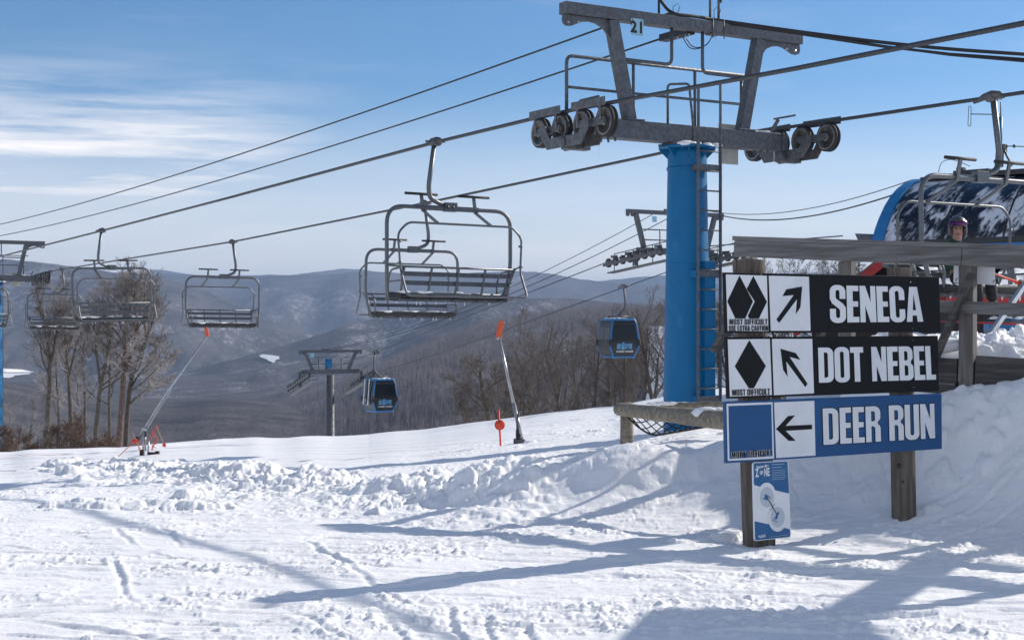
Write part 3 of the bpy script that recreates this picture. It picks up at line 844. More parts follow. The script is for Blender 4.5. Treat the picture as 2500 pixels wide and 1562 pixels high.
def lift_tower(loc, label, near=True, rzs=None, base=0.0):
    """rzs = (rope height fn left, right) in local z"""
    t = thing('lift_tower', label, 'lift tower', loc, LA, 'blue chairlift towers')
    ZB, ZT = CZ + 2.71 - loc[2] - base, CZ + 2.99 - loc[2] - base      # lower crossarm
    UB, UT = CZ + 4.475 - loc[2] - base, CZ + 4.65 - loc[2] - base     # upper arm
    top = ZB - .06
    p = MB()
    p.lathe([(.375, -1.5 if near else -9), (.365, .6), (.30, top - .1), (.298, top)], 'z', n=40)
    pole = p.build('pole', 'blue_paint', t)
    f = MB()
    f.lathe([(.44, top - .012), (.44, top + .024)], 'z', n=40)
    for k in range(8):
        a = 2 * pi * k / 8 + .2
        d = Vector((cos(a), sin(a), 0)); s_ = Vector((-sin(a), cos(a), 0))
        f.prism([(.295, top - .17), (.43, top - .035), (.43, top - .013), (.295, top - .013)], s_ * -.008, d, (0, 0, 1), s_ * .016)
        f.lathe([(.016, top + .02), (.016, top + .05)], 'z', (cos(a + .4) * .40, sin(a + .4) * .40, 0), 6)
    f.lathe([(.318, top - .34), (.318, top - .30)], 'z', n=40)
    f.build('flange', 'blue_paint', t)
    if near:
        sb = MB()
        sb.box((.12, -.34, (top - 1.75) / 2 - .3), (.20, .16, top - 1.75 + .6))
        for z in (top - 1.95, .55): sb.box((.06, -.36, z), (.46, .14, .11))
        for z in (top - 1.80, .42): sb.lathe([(.335, z), (.335, z + .02)], 'z', n=40)
        sb.build('splice_box', 'blue_paint', t, bevel=.006)
    b = MB()
    b.box((0, 0, (ZB + ZT) / 2), (3.62, .26, ZT - ZB))
    for sx in (-1, 1):
        b.box((sx * 1.86, 0, (ZB + ZT) / 2), (.10, .34, ZT - ZB - .03))
        for dx in (.25, .38): b.lathe([(.02, ZB - .05), (.02, ZB)], 'z', (sx * (1.8 - dx), .09, 0), 6); b.lathe([(.02, ZB - .05), (.02, ZB)], 'z', (sx * (1.8 - dx), -.09, 0), 6)
    b.box((0, 0, ZB - .018), (.80, .44, .03))
    b.build('crossarm', 'steel', t, bevel=.008)
    u = MB()
    u.box((0, 0, (UB + UT) / 2), (4.60, .19, UT - UB))
    ua = u.build('upper_arm', 'steel', t, bevel=.006)
    for sx in (-1, 1):
        fn = MB(); frame_fin(fn, sx, UB - .003)
        fp = fn.build('lifting_plate', 'steel', ua)
        for xx in (2.20, 2.02):
            h = MB(); h.lathe([(.026, -.024), (.026, .024)], 'y', (sx * xx, 0, UB - .105 + (.02 if xx < 2.1 else 0)), 12)
            h.build('bolt_hole', 'pole_alu', fp)
    for sx in (-1, 1):
        l = MB()
        l.bar((sx * 1.43, 0, UB - .002), (sx * 1.10, 0, ZT + .022), .17, .17, up=(0, 1, 0))
        l.box((sx * 1.09, 0, ZT + .012), (.36, .30, .022))
        l.build('frame_leg', 'steel', t, bevel=.006)
    # guard pipes from the legs up to the arm, catwalk railing behind
    zr = UB - .56
    for sx, zz in ((-1, zr), (1, zr - .07)):
        xl = sx * 1.30
        pts = [(xl, .0, zz), (sx * .30, 0, zz), (sx * .30, 0, UB)]
        g = MB(); g.tube(rounded(pts, .11, 6), .026, 10); g.build('guard_pipe', 'steel', t)
    r = MB(); yb = .38
    zt, zm, z0 = ZT + .97, ZT + .50, ZT + .02
    r.tube(rounded([(-1.98, yb, z0 - .2), (-1.98, yb, zt), (1.62, yb, zt)], .12, 6), .027, 10)
    r.tube([(-1.98, yb, zm), (1.55, yb, zm)], .022, 8)
    for x in (-.75, .45, 1.40): r.tube([(x, yb, z0 - .2), (x, yb, zt)], .024, 8)
    for x in (-1.98, -.75, .45, 1.40): r.bar((x, .12, ZT - .10), (x, yb + .03, ZT - .10), .05, .05)
    r.build('catwalk_railing', 'steel', t)
    # ladder standing off the near side of the pole with a hoop over the arm
    yl = -.46
    lad = ladder_mesh(-.15, .28, yl, -.6 if near else -8, ZB + .12)
    lo = lad
    lo.tube(rounded([(-.30, .10, ZT), (-.30, .10, ZT + .64), (.02, -.02, ZT + .66), (.02, -.16, ZT - .25)], .06, 4), .020, 8)
    lo.tube(rounded([(.14, -.10, ZT), (.14, -.10, ZT + .62), (.28, yl, ZT + .66), (.28, yl, ZB)], .06, 4), .022, 8)
    for z in (top - .33, top - 1.95, .55): lo.bar((.07, -.28, z), (.07, yl, z), .40, .09)
    lo.build('ladder', 'steel', t)
    pb = MB(); pb.box((1.04, .27, ZB + .10), (.40, .015, .64)); pb.build('panel', 'panel_beige', t, bevel=.004)
    for side, fn in ((-1, rzs[0]), (1, rzs[1])):
        ys = [-.87, -.29, .29, .87] if near else [-1.5 + .5 * k for k in range(7)]
        if near: ys = ys + []
        sheave_train(t, side * HG, fn, ys, 0, side)
        br = MB()
        xx = side * (HG - .30)
        br.bar((xx - side * .2, -.1, ZT + .02), (xx - side * .05, -.1, ZT + .22), .03, .05)
        br.tube([(xx + side * .08, -.35, ZT + .27), (xx + side * .08, .15, ZT + .27)], .016, 6)
        br.build('rope_switch', 'steel_dark', t)
    s = MB()
    rr = random.Random(8)
    for q in range(9):
        s.ball((rr.uniform(-.33, .33), rr.uniform(-.34, -.18), top + .035), rr.uniform(.05, .09), 8, 0, (1.5, 1, .5))
    for sx in (-1, 1):
        for q in range(4): s.ball((sx * (1.3 + .1 * q) if sx < 0 else 1.3 + .09 * q, rr.uniform(-.05, .05), ZT + .01), .06, 8, 0, (1.5, 1.2, .55))
    tag(s.build('snow_cap', 'snow_bit', t), kind='stuff')
    for x, y, z, L in ((-1.72, -.1, ZB - .02, .30), (-1.74, -.1, ZB - .02, .16), (1.62, -.16, ZB - .03, .26), (.55, -.02, UB - .03, .42), (.60, .0, zr - .15, .20), (.66, .0, zr - .15, .14)):
        ic = MB(); ic.tube([(x, y, z), (x, y, z - L)], [.006, .001], 6); ic.build('icicle', 'ice', t)
    if near:
        n = MB(); n.box((-1.03, -.105, UB - .08), (.225, .008, .255)); pl = n.build('number_plate', 'plate_paint', t, bevel=.002)
        glyph_text('21', pl, Matrix.Translation((-1.03, -.1105, UB - .09)) @ Matrix.Rotation(RAD(90), 4, 'X'), .165, 'digit_black', 'plate_number', spacing=1.15, bold=.010)
        for dx in (-.085, .085):
            bt = MB(); bt.lathe([(.011, -.006), (.011, .006)], 'y', (-1.03 + dx, -.112, UB + .027), 8); bt.build('bolt', 'digit_black', pl)
        j = MB(); j.box((.12, .42, UB + .02), (.16, .72, .11)); jb = j.build('junction_box', 'digit_black', t, bevel=.006)
        w = MB()
        for k in (0, 1):
            w.tube(rounded([(.14 + .05 * k, .30, UB - .03), (.22 + .05 * k, .2, UB - .26 + .04 * k), (.42, .05, UB - .20), (.52, -.02, UB + .02)], .15, 6), .008, 6)
        w.build('wire', 'cable_black', jb)
        rq = random.Random(3)
        for k in range(9):
            y = rq.uniform(.05, .5); L = rq.uniform(.03, .11); ik = MB(); ik.tube([(.10 + rq.uniform(-.05, .05), y, UB - .035), (.10, y, UB - .035 - L)], [.008, .001], 5); ik.build('icicle', 'ice', jb)
        a = MB()
        for x in (.45, .62):
            a.tube([(x, .0, UT - .05), (x, .0, UT + 1.3)], .020, 8)
        a.tube([(.65, -.02, UT + .32), (.65, -.02, UT + 1.2)], .018, 6)
        a.box((.535, 0, (UT + UB) / 2), (.20, .205, UT - UB + .03))
        for dx in (-.11, .11):
            a.tube([(.535 + dx, -.105, UT + .04), (.535 + dx, -.105, UB - .09)], .009, 6)
        a.build('antenna_pole', 'steel_dark', t)
        c = MB()
        c.box((-.26, 0, UT + .022), (.30, .16, .04))
        c.build('cable_clamp', 'cable_black', t)
        for x0, h in ((-.26, .20), (.54, .26)):
            c = MB(); c.tube([(x0 - .05, -.05, UT + .03), (x0 - .06, -.06, UT + h * .7), (x0 + .02, -.06, UT + h), (x0 + .07, -.06, UT + h * .75), (x0 + .02, -.05, UT + .03)], .006, 6); c.build('wire', 'cable_black', t)
        c = MB()
        c.tube([(-.56, -.02, UT - .02), (-.56, -.02, UT + 1.4)], .018, 8)
        c.build('vertical_cable', 'cable_black', t)
    return t

# ---- lettering helpers: built-in font for small writing, own heavy condensed letters for the boards
def glyph_text(txt, parent, mtx, height, material, name, spacing=1.0, bold=0.0, align='CENTER', sx=1.0):
    cu = bpy.data.curves.new(name, 'FONT')
    cu.body = txt; cu.size = height / .70; cu.align_x = align; cu.align_y = 'CENTER'
    cu.space_character = spacing; cu.offset = bold
    o = bpy.data.objects.new(name, cu); COL.objects.link(o)
    bpy.context.view_layer.update()
    dg = bpy.context.evaluated_depsgraph_get()
    me = bpy.data.meshes.new_from_object(o.evaluated_get(dg))
    bpy.data.objects.remove(o); bpy.data.curves.remove(cu)
    me.transform(mtx @ Matrix.Diagonal((sx, 1, 1, 1)))
    me.materials.clear(); me.materials.append(MATS[material])
    q = bpy.data.objects.new(name, me); COL.objects.link(q)
    q.parent = parent
    return q
def _cv(c, r, a0, a1, n=6): return [(c[0] + r[0] * cos(RAD(a0 + (a1 - a0) * i / n)), c[1] + r[1] * sin(RAD(a0 + (a1 - a0) * i / n))) for i in range(n + 1)]
W_, T_, H_ = .47, .175, .125
def _bowl(x0, y0, x1, y1, rx, ry):      # rounded rectangle, counter-clockwise
    return _cv((x1 - rx, y0 + ry), (rx, ry), -90, 0) + _cv((x1 - rx, y1 - ry), (rx, ry), 0, 90) + _cv((x0 + rx, y1 - ry), (rx, ry), 90, 180) + _cv((x0 + rx, y0 + ry), (rx, ry), 180, 270)
def _dee(x0, y0, x1, y1, rx, ry):       # square left, round right
    return [(x0, y0)] + _cv((x1 - rx, y0 + ry), (rx, ry), -90, 0) + _cv((x1 - rx, y1 - ry), (rx, ry), 0, 90) + [(x0, y1)]
_i = (.175, .115, .295, .885)
GL = {
 'O': (W_, [_bowl(0, -.01, W_, 1.01, .2, .16), _bowl(.175, .12, .295, .88, .06, .06)]),
 'D': (W_, [_dee(0, 0, W_, 1, .2, .17), _dee(.175, .14, .295, .86, .07, .06)]),
 'E': (.36, [[(0, 0), (.36, 0), (.36, .15), (.18, .15), (.18, .43), (.335, .43), (.335, .575), (.18, .575), (.18, .85), (.355, .85), (.355, 1), (0, 1)]]),
 'F': (.345, [[(0, 0), (.18, 0), (.18, .42), (.325, .42), (.325, .57), (.18, .57), (.18, .85), (.345, .85), (.345, 1), (0, 1)]]),
 'L': (.335, [[(0, 0), (.335, 0), (.335, .15), (.18, .15), (.18, 1), (0, 1)]]),
 'T': (.42, [[(.12, 0), (.30, 0), (.30, .84), (.42, .84), (.42, 1), (0, 1), (0, .84), (.12, .84)]]),
 'I': (.18, [[(0, 0), (.18, 0), (.18, 1), (0, 1)]]),
 'N': (.48, [[(0, 0), (.155, 0), (.155, .46), (.30, 0), (.48, 0), (.48, 1), (.325, 1), (.325, .55), (.17, 1), (0, 1)]]),
 'A': (.52, [[(0, 0), (.178, 0), (.193, .18), (.327, .18), (.342, 0), (.52, 0), (.385, 1), (.135, 1)], [(.208, .33), (.312, .33), (.26, .80)]]),
 'B': (W_, [[(0, 0)] + _cv((.30, .15), (.17, .15), -90, 0) + _cv((.30, .38), (.17, .13), 0, 60) + [(.40, .525)] + _cv((.28, .68), (.18, .14), -50, 0) + _cv((.28, .83), (.18, .17), 0, 90) + [(0, 1)],
            _dee(.175, .14, .295, .44, .06, .06), _dee(.175, .585, .29, .86, .06, .06)]),
 'R': (W_, [[(0, 0), (.175, 0), (.175, .44), (.215, .44)] + _cv((.215, .37), (.08, .07), 90, 0) + [(.295, 0), (.47, 0), (.47, .33)] + _cv((.35, .36), (.12, .14), 0, 70) + [(.37, .53)] + _cv((.30, .68), (.17, .12), -50, 0) + _cv((.28, .82), (.19, .18), 0, 90) + [(0, 1)],
            _dee(.175, .58, .295, .86, .06, .06)]),
 'U': (W_, [_cv((.2, .16), (.2, .17), 180, 270) + _cv((.27, .16), (.2, .17), 270, 360) + [(W_, 1), (.295, 1), (.295, .18)] + _cv((.235, .18), (.06, .06), 0, -180) + [(.175, 1), (0, 1)]]),
 'C': (W_, [[(.295, .36)] + [(.295, .18)] + _cv((.235, .18), (.06, .06), 0, -180) + _cv((.235, .82), (.06, .06), 180, 0) + [(.295, .62), (W_, .62)] + _cv((.27, .84), (.2, .17), 0, 90) + _cv((.2, .84), (.2, .17), 90, 180) + _cv((.2, .16), (.2, .17), 180, 270) + _cv((.27, .16), (.2, .17), 270, 360) + [(W_, .36)]]),
 'S': (W_, [[(W_ - .005, .64), (.29, .64), (.29, .80)] + _cv((.232, .82), (.058, .06), 0, 180) + [(.174, .72)] + _cv((.26, .70), (.086, .09), 180, 235) + [(.40, .50)] + _cv((.27, .36), (.20, .16), 45, 0) + [(W_, .20)] + _cv((.27, .16), (.2, .17), 0, -90) + _cv((.2, .16), (.2, .17), 270, 180) + [(0, .37), (.175, .37), (.175, .18)] + _cv((.235, .18), (.06, .06), 180, 360) + [(.295, .28)] + _cv((.20, .30), (.095, .10), 0, 50) + [(.06, .52)] + _cv((.2, .66), (.2, .14), 215, 180) + [(0, .82)] + _cv((.2, .84), (.2, .17), 180, 90) + _cv((.27, .84), (.195, .17), 90, 0)]),
 'M': (.62, [[(0, 0), (.155, 0), (.155, .62), (.245, 0), (.375, 0), (.465, .62), (.465, 0), (.62, 0), (.62, 1), (.40, 1), (.31, .46), (.22, 1), (0, 1)]]),
 'X': (.50, [[(0, 0), (.18, 0), (.25, .27), (.32, 0), (.50, 0), (.36, .50), (.49, 1), (.32, 1), (.25, .74), (.18, 1), (.01, 1), (.14, .50)]]),
 'Y': (.50, [[(.16, 0), (.34, 0), (.34, .40), (.50, 1), (.33, 1), (.25, .62), (.17, 1), (0, 1), (.16, .40)]]),
}
def board_text(txt, parent, quad, y, material, name, gap=.045, grow=0.0):
    """letters fitted into the quad TL, TR, BR, BL (along, height) on the board plane, at depth y"""
    cu = bpy.data.curves.new(name, 'CURVE'); cu.dimensions = '2D'; cu.fill_mode = 'BOTH'
    x = 0
    for ch in txt:
        if ch == ' ': x += .23; continue
        w, loops = GL[ch]
        for lp in loops:
            sp = cu.splines.new('POLY'); sp.points.add(len(lp) - 1); sp.use_cyclic_u = True
            for q, (a, b) in zip(sp.points, lp): q.co = (x + a, b, 0, 1)
        x += w + gap
    W = x - gap
    cu.offset = grow
    o = bpy.data.objects.new(name, cu); COL.objects.link(o)
    bpy.context.view_layer.update()
    me = bpy.data.meshes.new_from_object(o.evaluated_get(bpy.context.evaluated_depsgraph_get()))
    bpy.data.objects.remove(o); bpy.data.curves.remove(cu)
    TL, TR, BR, BL = [Vector(q) for q in quad]
    for v in me.vertices:
        s_, t_ = v.co.x / W, v.co.y
        q = (BL * (1 - s_) + BR * s_) * (1 - t_) + (TL * (1 - s_) + TR * s_) * t_
        v.co = (q[0], y, q[1])
    me.materials.clear(); me.materials.append(MATS[material])
    q = bpy.data.objects.new(name, me); COL.objects.link(q); q.parent = parent
    return q

def rz_local(side, base_s, zoff):
    return lambda y: rope_z(side, base_s + y) - zoff
g1 = gz(T1.x, T1.y) - .1
TW1 = lift_tower((T1.x, T1.y, g1), 'near blue lift tower number 21 with ladder, galvanized crossarms and sheave wheels', True, (rz_local(-1, 0, g1), rz_local(1, 0, g1)))
S2 = 52.7
T2 = T1 + R2 * S2
lift_tower((T2.x, T2.y, -3.0), 'distant lift tower cut off by the left edge, seen past the frosted trees', False, (rz_local(-1, S2, -3.0), rz_local(1, S2, -3.0)), base=.88)

# communication lines strung tower to tower
def sag_line(name, a, b, sag, r, label, group=None, m='cable_black', n=40):
    a, b = Vector(a), Vector(b); mb = MB()
    mb.tube([a.lerp(b, t) - Vector((0, 0, sag * 4 * t * (1 - t))) for t in np.linspace(0, 1, n)], r, 8)
    return tag(mb.build(name, m, fix=False), label, 'cable', group)
A1 = T1 + Vector((0, 0, CZ + 4.5)); A2 = T2 + Vector((0, 0, CZ + 3.86))
sag_line('signal_cable', A1 - E2 * 1.05 + R2 * .1 + Vector((0, 0, .06)), A2 - E2 * 1.05 + Vector((0, 0, .32)), .30, .017, 'upper thin black cable running from the number plate down to the left edge', 'signal cables of the chairlift')
sag_line('signal_cable', A1 + E2 * .12 + R2 * .78, A2 + Vector((0, 0, .06)), .30, .017, 'lower thin black cable running from the junction box down to the far tower', 'signal cables of the chairlift')
mb = MB()
pk = [P(1585, -40, 21.95), P(1612, 2, 21.9), P(1632, 27, 21.85), P(1650, 36, 21.8), P(1700, 41, 22), P(1745, 49, 22.3), P(1800, 57, 22.3), P(1950, 78, 22.0), P(2150, 104, 21.4), P(2320, 121, 20.8), P(2560, 137, 20)]
mb.tube(rounded(pk, .5, 4), .026, 8)
mb.tube([p + Vector((0, .03, -.02 - .045 * min(1, max(0, (p.x - 4.2) / 2)))) for p in pk[5:]], .022, 8)
mb.tube([p + Vector((0, -.02, -.01 - .10 * min(1, max(0, (p.x - 4.4) / 2.6)))) for p in pk[5:]], .018, 8)
tag(mb.build('power_cable', 'cable_black', fix=False), 'heavy black cable bundle drooping from the top of the near tower to the right edge', 'cable')

# ------------------------------------------------------------------ chairs
def chair(label):
    t = thing('lift_chair', label, 'lift chair', group='empty and occupied quad chairs on the haul ropes')
    HX = .27                                             # the hub hangs inward of the grip
    g = MB()
    g.tube([(0, -.30, -.035), (0, -.12, .02), (0, .0, .035), (0, .12, .02), (0, .20, -.02)], [.02, .05, .06, .05, .03], 10)
    g.lathe([(.05, -.10), (.07, -.06), (.07, .06), (.05, .10)], 'x', (-.02, -.02, .0), 14)
    g.tube([(-.10, 0, 0), (-.20, 0, 0)], .022, 8)
    gp = g.build('grip', 'steel_dark', t)
    s = MB()
    s.tube(rounded([(-.03, 0, -.0), (-.145, 0, -.78), (-.12, 0, -.98), (HX - .12, 0, -1.09)], .22, 8), .042, 12)
    s.build('hanger', 'steel_light', t)
    h = MB(); h.box((HX, 0, -1.115), (.235, .12, .155)); h.box((HX + .0, -.062, -1.11), (.19, .006, .11)); hb = h.build('hub', 'steel_light', t, bevel=.008)
    for dx in (-.05, .05):
        nb = MB(); nb.lathe([(.028, -.003), (.028, .003), (.016, .0031)], 'y', (HX + dx - .02, -.068, -1.12), 10); nb.build('bolt', 'digit_black', hb)
    w = 1.2
    b = MB()
    pts = [(-w * .93, .16, -2.74), (-w, .0, -2.22), (-w, 0, -1.14), (-.55, 0, -1.14), (.55, 0, -1.14), (w, 0, -1.14), (w, 0, -2.22), (w * .93, .16, -2.74)]
    path = [Vector(pts[0])] + rounded(pts[0:3] + [pts[3]], .62, 10)[1:-1] + [Vector(pts[3])] + [Vector(pts[4])] + rounded([pts[4]] + pts[5:], .62, 10)[1:-1] + [Vector(pts[7])]
    b.tube([p + Vector((HX, 0, 0)) for p in path], .035, 10)
    b.box((HX, 0, -1.14), (1.1, .055, .085))
    b.build('bail', 'steel_light', t)
    # backrest
    hw = 1.03
    k = MB()
    def bk(x, z): return Vector((HX + x, -.34 + .16 * (-2.19 - z) / .46, z))
    k.tube([bk(-hw - .08, -2.19), bk(hw + .08, -2.19)], .02, 8)
    for i in range(5):
        x = -hw + 2 * hw * i / 4
        k.bar(bk(x, -2.19), bk(x, -2.66), .028, .04, up=(0, 1, 0))
    k.tube([bk(-hw, -2.63), bk(hw, -2.63)], .016, 8)
    for sx in (-1, 1):
        k.bar(bk(sx * (hw + .06), -2.17), bk(sx * hw, -2.42), .03, .05, up=(0, 1, 0))
        k.tube([bk(sx * (hw + .07), -2.19), Vector((HX + sx * w, 0, -2.15))], .018, 8)
    bf = k.build('back_frame', 'steel_light', t)
    for z0 in (-2.305, -2.455):
        m = MB(); a, c = bk(-hw, z0), bk(hw, z0)
        m.bar(a + Vector((0, .02, 0)), c + Vector((0, .02, 0)), .006, .078)
        m.build('back_slat', 'steel', bf)
    s = MB()
    prof = [(-.20, -2.63), (-.22, -2.70), (-.14, -2.725), (.22, -2.705), (.29, -2.65), (.27, -2.60), (.18, -2.595), (-.10, -2.62)]
    s.prism(prof, (HX - hw - .02, 0, 0), (0, 1, 0), (0, 0, 1), (2 * hw + .04, 0, 0))
    seat = s.build('seat', 'seat_pad', t, bevel=.02)
    u = MB()
    for x in (-.9, -.45, 0, .45, .9): u.bar((HX + x, -.22, -2.735), (HX + x, .24, -2.725), .05, .025)
    u.bar((HX - hw, .20, -2.735), (HX + hw, .20, -2.735), .03, .03); u.bar((HX - hw, -.16, -2.74), (HX + hw, -.16, -2.74), .03, .03)
    u.build('seat_frame', 'steel_dark', seat)
    for sx in (-1, 1):
        a = MB()
        a.tube(rounded([bk(sx * (hw + .04), -2.20), (HX + sx * (hw + .04), .12, -2.22), (HX + sx * (hw + .03), .26, -2.40), (HX + sx * (hw + .03), .24, -2.64)], .14, 6), .018, 8)
        a.tube([bk(sx * (hw + .04), -2.42), (HX + sx * (hw + .03), .24, -2.42)], .014, 8)
        a.build('armrest', 'steel_light', t)
    # raised restraint bar: closed loop behind the back, foot rests on top
    r = MB()
    lp = [(-1.0, -.42, -1.45), (1.0, -.42, -1.45), (1.19, -.42, -1.64), (1.15, -.44, -2.24), (1.15, -.70, -2.69), (-1.15, -.70, -2.69), (-1.15, -.44, -2.24), (-1.19, -.42, -1.64)]
    r.tube(rounded_loop([Vector((HX + p[0], p[1], p[2])) for p in lp], .10, 5), .0195, 8, closed=True)
    for sx in (-1, 1):
        for z in (-1.78, -2.14): r.lathe([(.022, -.045), (.022, .045)], 'y', (HX + sx * 1.165, -.43, z), 8)
        r.tube([(HX + sx * 1.16, -.43, -2.14), (HX + sx * 1.10, -.30, -2.18)], .014, 6)
    rb = r.build('restraint_bar', 'steel_light', t)
    for x in (-.51, .51):
        f = MB()
        f.bar((HX + x + .06, -.42, -1.44), (HX + x, .02, -1.19), .055, .03); f.bar((HX + x, .02, -1.20), (HX + x, .09, -.915), .055, .03, up=(0, 1, 0))
        st = f.build('footrest_stem', 'steel_light', rb)
        q = MB(); q.tube([(HX + x - .31, .09, -.90), (HX + x + .31, .09, -.90)], .024, 8); q.build('footrest', 'rubber', st)
    sn = MB(); rr = random.Random(len(label))
    for i in range(26):
        x = rr.choice([rr.uniform(-hw, hw), rr.uniform(-hw, -hw * .3)])
        sn.ball((HX + x, rr.uniform(-.2, .25), -2.605), rr.uniform(.03, .075), 8, 0, (1.9, 1.2, .42))
    tag(sn.build('seat_snow', 'snow_bit', seat), kind='stuff')
    for i in range(7):
        x = rr.uniform(-hw, hw); ic = MB(); ic.tube([(HX + x, .20, -2.74), (HX + x, .2, -2.74 - rr.uniform(.03, .08))], [.016, .006], 5); ic.build('icicle', 'ice', seat)
    return t
CH0 = chair('empty quad chair hanging from the near rope at the centre of the sky, largest empty chair')
def place_chair(o, side, s, label):
    o.location = rope_pt(side, s); o.rotation_euler = (RAD(1.6 * sin(s * 7.1)), RAD(1.3 * sin(s * 3.3 + 1)), RAD((LA if side < 0 else LA + 180) + 2.5 * sin(s * 5.7))); o['label'] = label
place_chair(CH0, -1, 4.29, 'largest empty quad chair, hanging mid photo with its back to the viewer')
for side, s, lab in ((-1, 25.8, 'empty snow dusted quad chair on the near rope in front of the frosted tree tops'),
                     (-1, 46.6, 'empty quad chair cut by the left edge below the distant lift tower'),
                     (1, 12.9, 'empty quad chair just below and behind the largest empty chair, facing the viewer'),
                     (1, 26.2, 'empty quad chair directly above the orange head of the slanted snow gun'),
                     (1, 48.6, 'smallest whole empty quad chair, overlapped by the chair before the frosted trees'),
                     (1, -4.06, 'quad chair at the right edge carrying a skier in a green jacket')):
    place_chair(copy_tree(CH0), side, s, lab)
# ------------------------------------------------------------------ trail sign
SX0, SY0 = (1764 - 1250) / F * 9.8, 9.8
SG = Plane(SX0, SY0, 30.5)
sign = thing('trail_sign', 'three board trail sign on two weathered posts reading SENECA, DOT NEBEL and DEER RUN', 'trail sign', (SX0, SY0, 0), 30.5)
def Z3(pts, ox=1700., oy=550., k=3.024): return [SG.loc(ox + x / k, oy + y / k) for x, y in pts]
def Z6(pts): return Z3(pts, 1740., 1000., 4.2)
def flat(pts, y, parent, name, m, t=.0):
    mb = MB(); mb.prism([(p[0], p[1]) for p in pts], (0, y, 0), (1, 0, 0), (0, 0, 1), (0, t or .0016, 0)); return mb.build(name, m, parent)
def board(quad, m):
    mb = MB(); mb.prism(quad, (0, -.020, 0), (1, 0, 0), (0, 0, 1), (0, .02, 0)); return mb.build('board', m, sign, bevel=.002)
Lw, Lg, Lb = -.0222, -.0238, -.0254
def px(pts): return [SG.loc(x, y) for x, y in pts]
# SENECA
b1 = board(px([(1762.8, 665), (2288, 676.3), (2292, 810.6), (1767, 813)]), 'sign_black')
flat(Z3([(203, 363), (505, 373), (517, 782), (217, 779)]), Lw, b1, 'symbol_panel', 'sign_white')
flat(Z3([(520, 373), (815, 380), (828, 778), (535, 778)]), Lw, b1, 'arrow_panel', 'sign_white')
flat(Z3([(405, 375), (505, 565), (446, 688), (374, 688), (364, 668), (415, 562), (356, 470)]), Lg, b1, 'diamond', 'sign_black')
flat(Z3([(303, 372), (402, 562), (345, 688), (272, 688), (213, 562)]), Lg, b1, 'diamond', 'sign_black')
flat(Z3([(595, 720), (575, 695), (703, 515), (620, 523), (648, 473), (765, 452), (752, 605), (718, 656), (727, 545)]), Lg, b1, 'arrow', 'sign_black')
def word(txt, par, q, m, name, grow=0.0, y=Lb, gap=.045):
    return board_text(txt, par, q, y, m, name, gap, grow)
q1 = Z3([(225, 692), (507, 692), (507, 733), (226, 733)]); q2 = Z3([(222, 740), (511, 740), (512, 779), (224, 779)])
word('MOST DIFFICULT', b1, q1, 'sign_white', 'lettering_outline', .03, Lb + .0004); word('MOST DIFFICULT', b1, q1, 'sign_black', 'lettering', 0, Lb - .0012, .085)
word('USE EXTRA CAUTION', b1, q2, 'sign_black', 'lettering', 0, Lb - .0012, .085)
word('SENECA', b1, Z3([(965, 443), (1640, 456), (1657, 711), (970, 718)]), 'sign_white', 'lettering', gap=.035)
# DOT NEBEL
b2 = board(px([(1766.8, 822.8), (2285, 819.5), (2288, 954), (1771.8, 972.6)]), 'sign_black')
flat(Z3([(217, 842), (527, 838), (543, 1250), (233, 1262)]), Lw, b2, 'symbol_panel', 'sign_white')
flat(Z3([(543, 838), (840, 838), (853, 1238), (558, 1252)]), Lw, b2, 'arrow_panel', 'sign_white')
flat(Z3([(375, 848), (497, 1037), (410, 1200), (372, 1202), (268, 1040)]), Lg, b2, 'diamond', 'sign_black')
flat(Z3([(605, 910), (718, 942), (752, 992), (672, 970), (805, 1168), (788, 1192), (647, 1002), (658, 1116), (625, 1065)]), Lg, b2, 'arrow', 'sign_black')
word('MOST DIFFICULT', b2, Z3([(247, 1211), (526, 1203), (527, 1249), (249, 1255)]), 'sign_black', 'lettering', 0, Lb, .085)
word('DOT NEBEL', b2, Z3([(880, 902), (1740, 890), (1752, 1137), (888, 1160)]), 'sign_white', 'lettering', gap=.035)
# DEER RUN
b3 = board(px([(1763.5, 980), (2294, 960), (2294.8, 1094.8), (1767, 1129.8)]), 'sign_blue')
flat(px([(1768.8, 984.9), (1880.9, 980.9), (1884.8, 1117.9), (1772, 1123.8)]), Lw, b3, 'square_border', 'sign_white')
flat(px([(1773.2, 990.5), (1877.6, 986.3), (1880.6, 1112.2), (1776, 1119)]), Lg, b3, 'square', 'sign_blue')
flat(px([(1885, 981.5), (1982.7, 977.6), (1985.7, 1110.7), (1890, 1117)]), Lw, b3, 'arrow_panel', 'sign_white')
flat(Z6([(627, 195), (750, 62), (822, 55), (725, 162), (995, 150), (995, 197), (725, 213), (828, 314), (757, 316)]), Lg, b3, 'arrow', 'sign_black')
q3 = Z6([(168, 430), (583, 404), (583, 466), (170, 489)])
word('MORE DIFFICULT', b3, q3, 'sign_white', 'lettering_outline', .035, Lb); word('MORE DIFFICULT', b3, q3, 'sign_black', 'lettering', 0, Lb - .0014, .085)
q4 = px([(2002.6, 996.4), (2275, 984.2), (2277.4, 1068.6), (2005, 1085)])
word('DEER RUN', b3, q4, 'sign_black', 'lettering_outline', .022, Lw, .045); word('DEER RUN', b3, q4, 'sign_white', 'lettering', 0, Lg, .045)
for bb, pts in ((b1, [(1852, 671), (1858, 811), (2217, 690), (2222, 802)]), (b2, [(1861, 826), (1866, 966), (2222, 830), (2225, 945)]), (b3, [(1868, 980), (1875, 1120), (2226, 970), (2229, 1089)])):
    for x, y in pts:
        m = MB(); a, z = SG.loc(x, y); m.lathe([(.006, -.026), (.006, -.020)], 'y', (a, 0, z), 8); m.build('bolt', 'steel_light', bb)
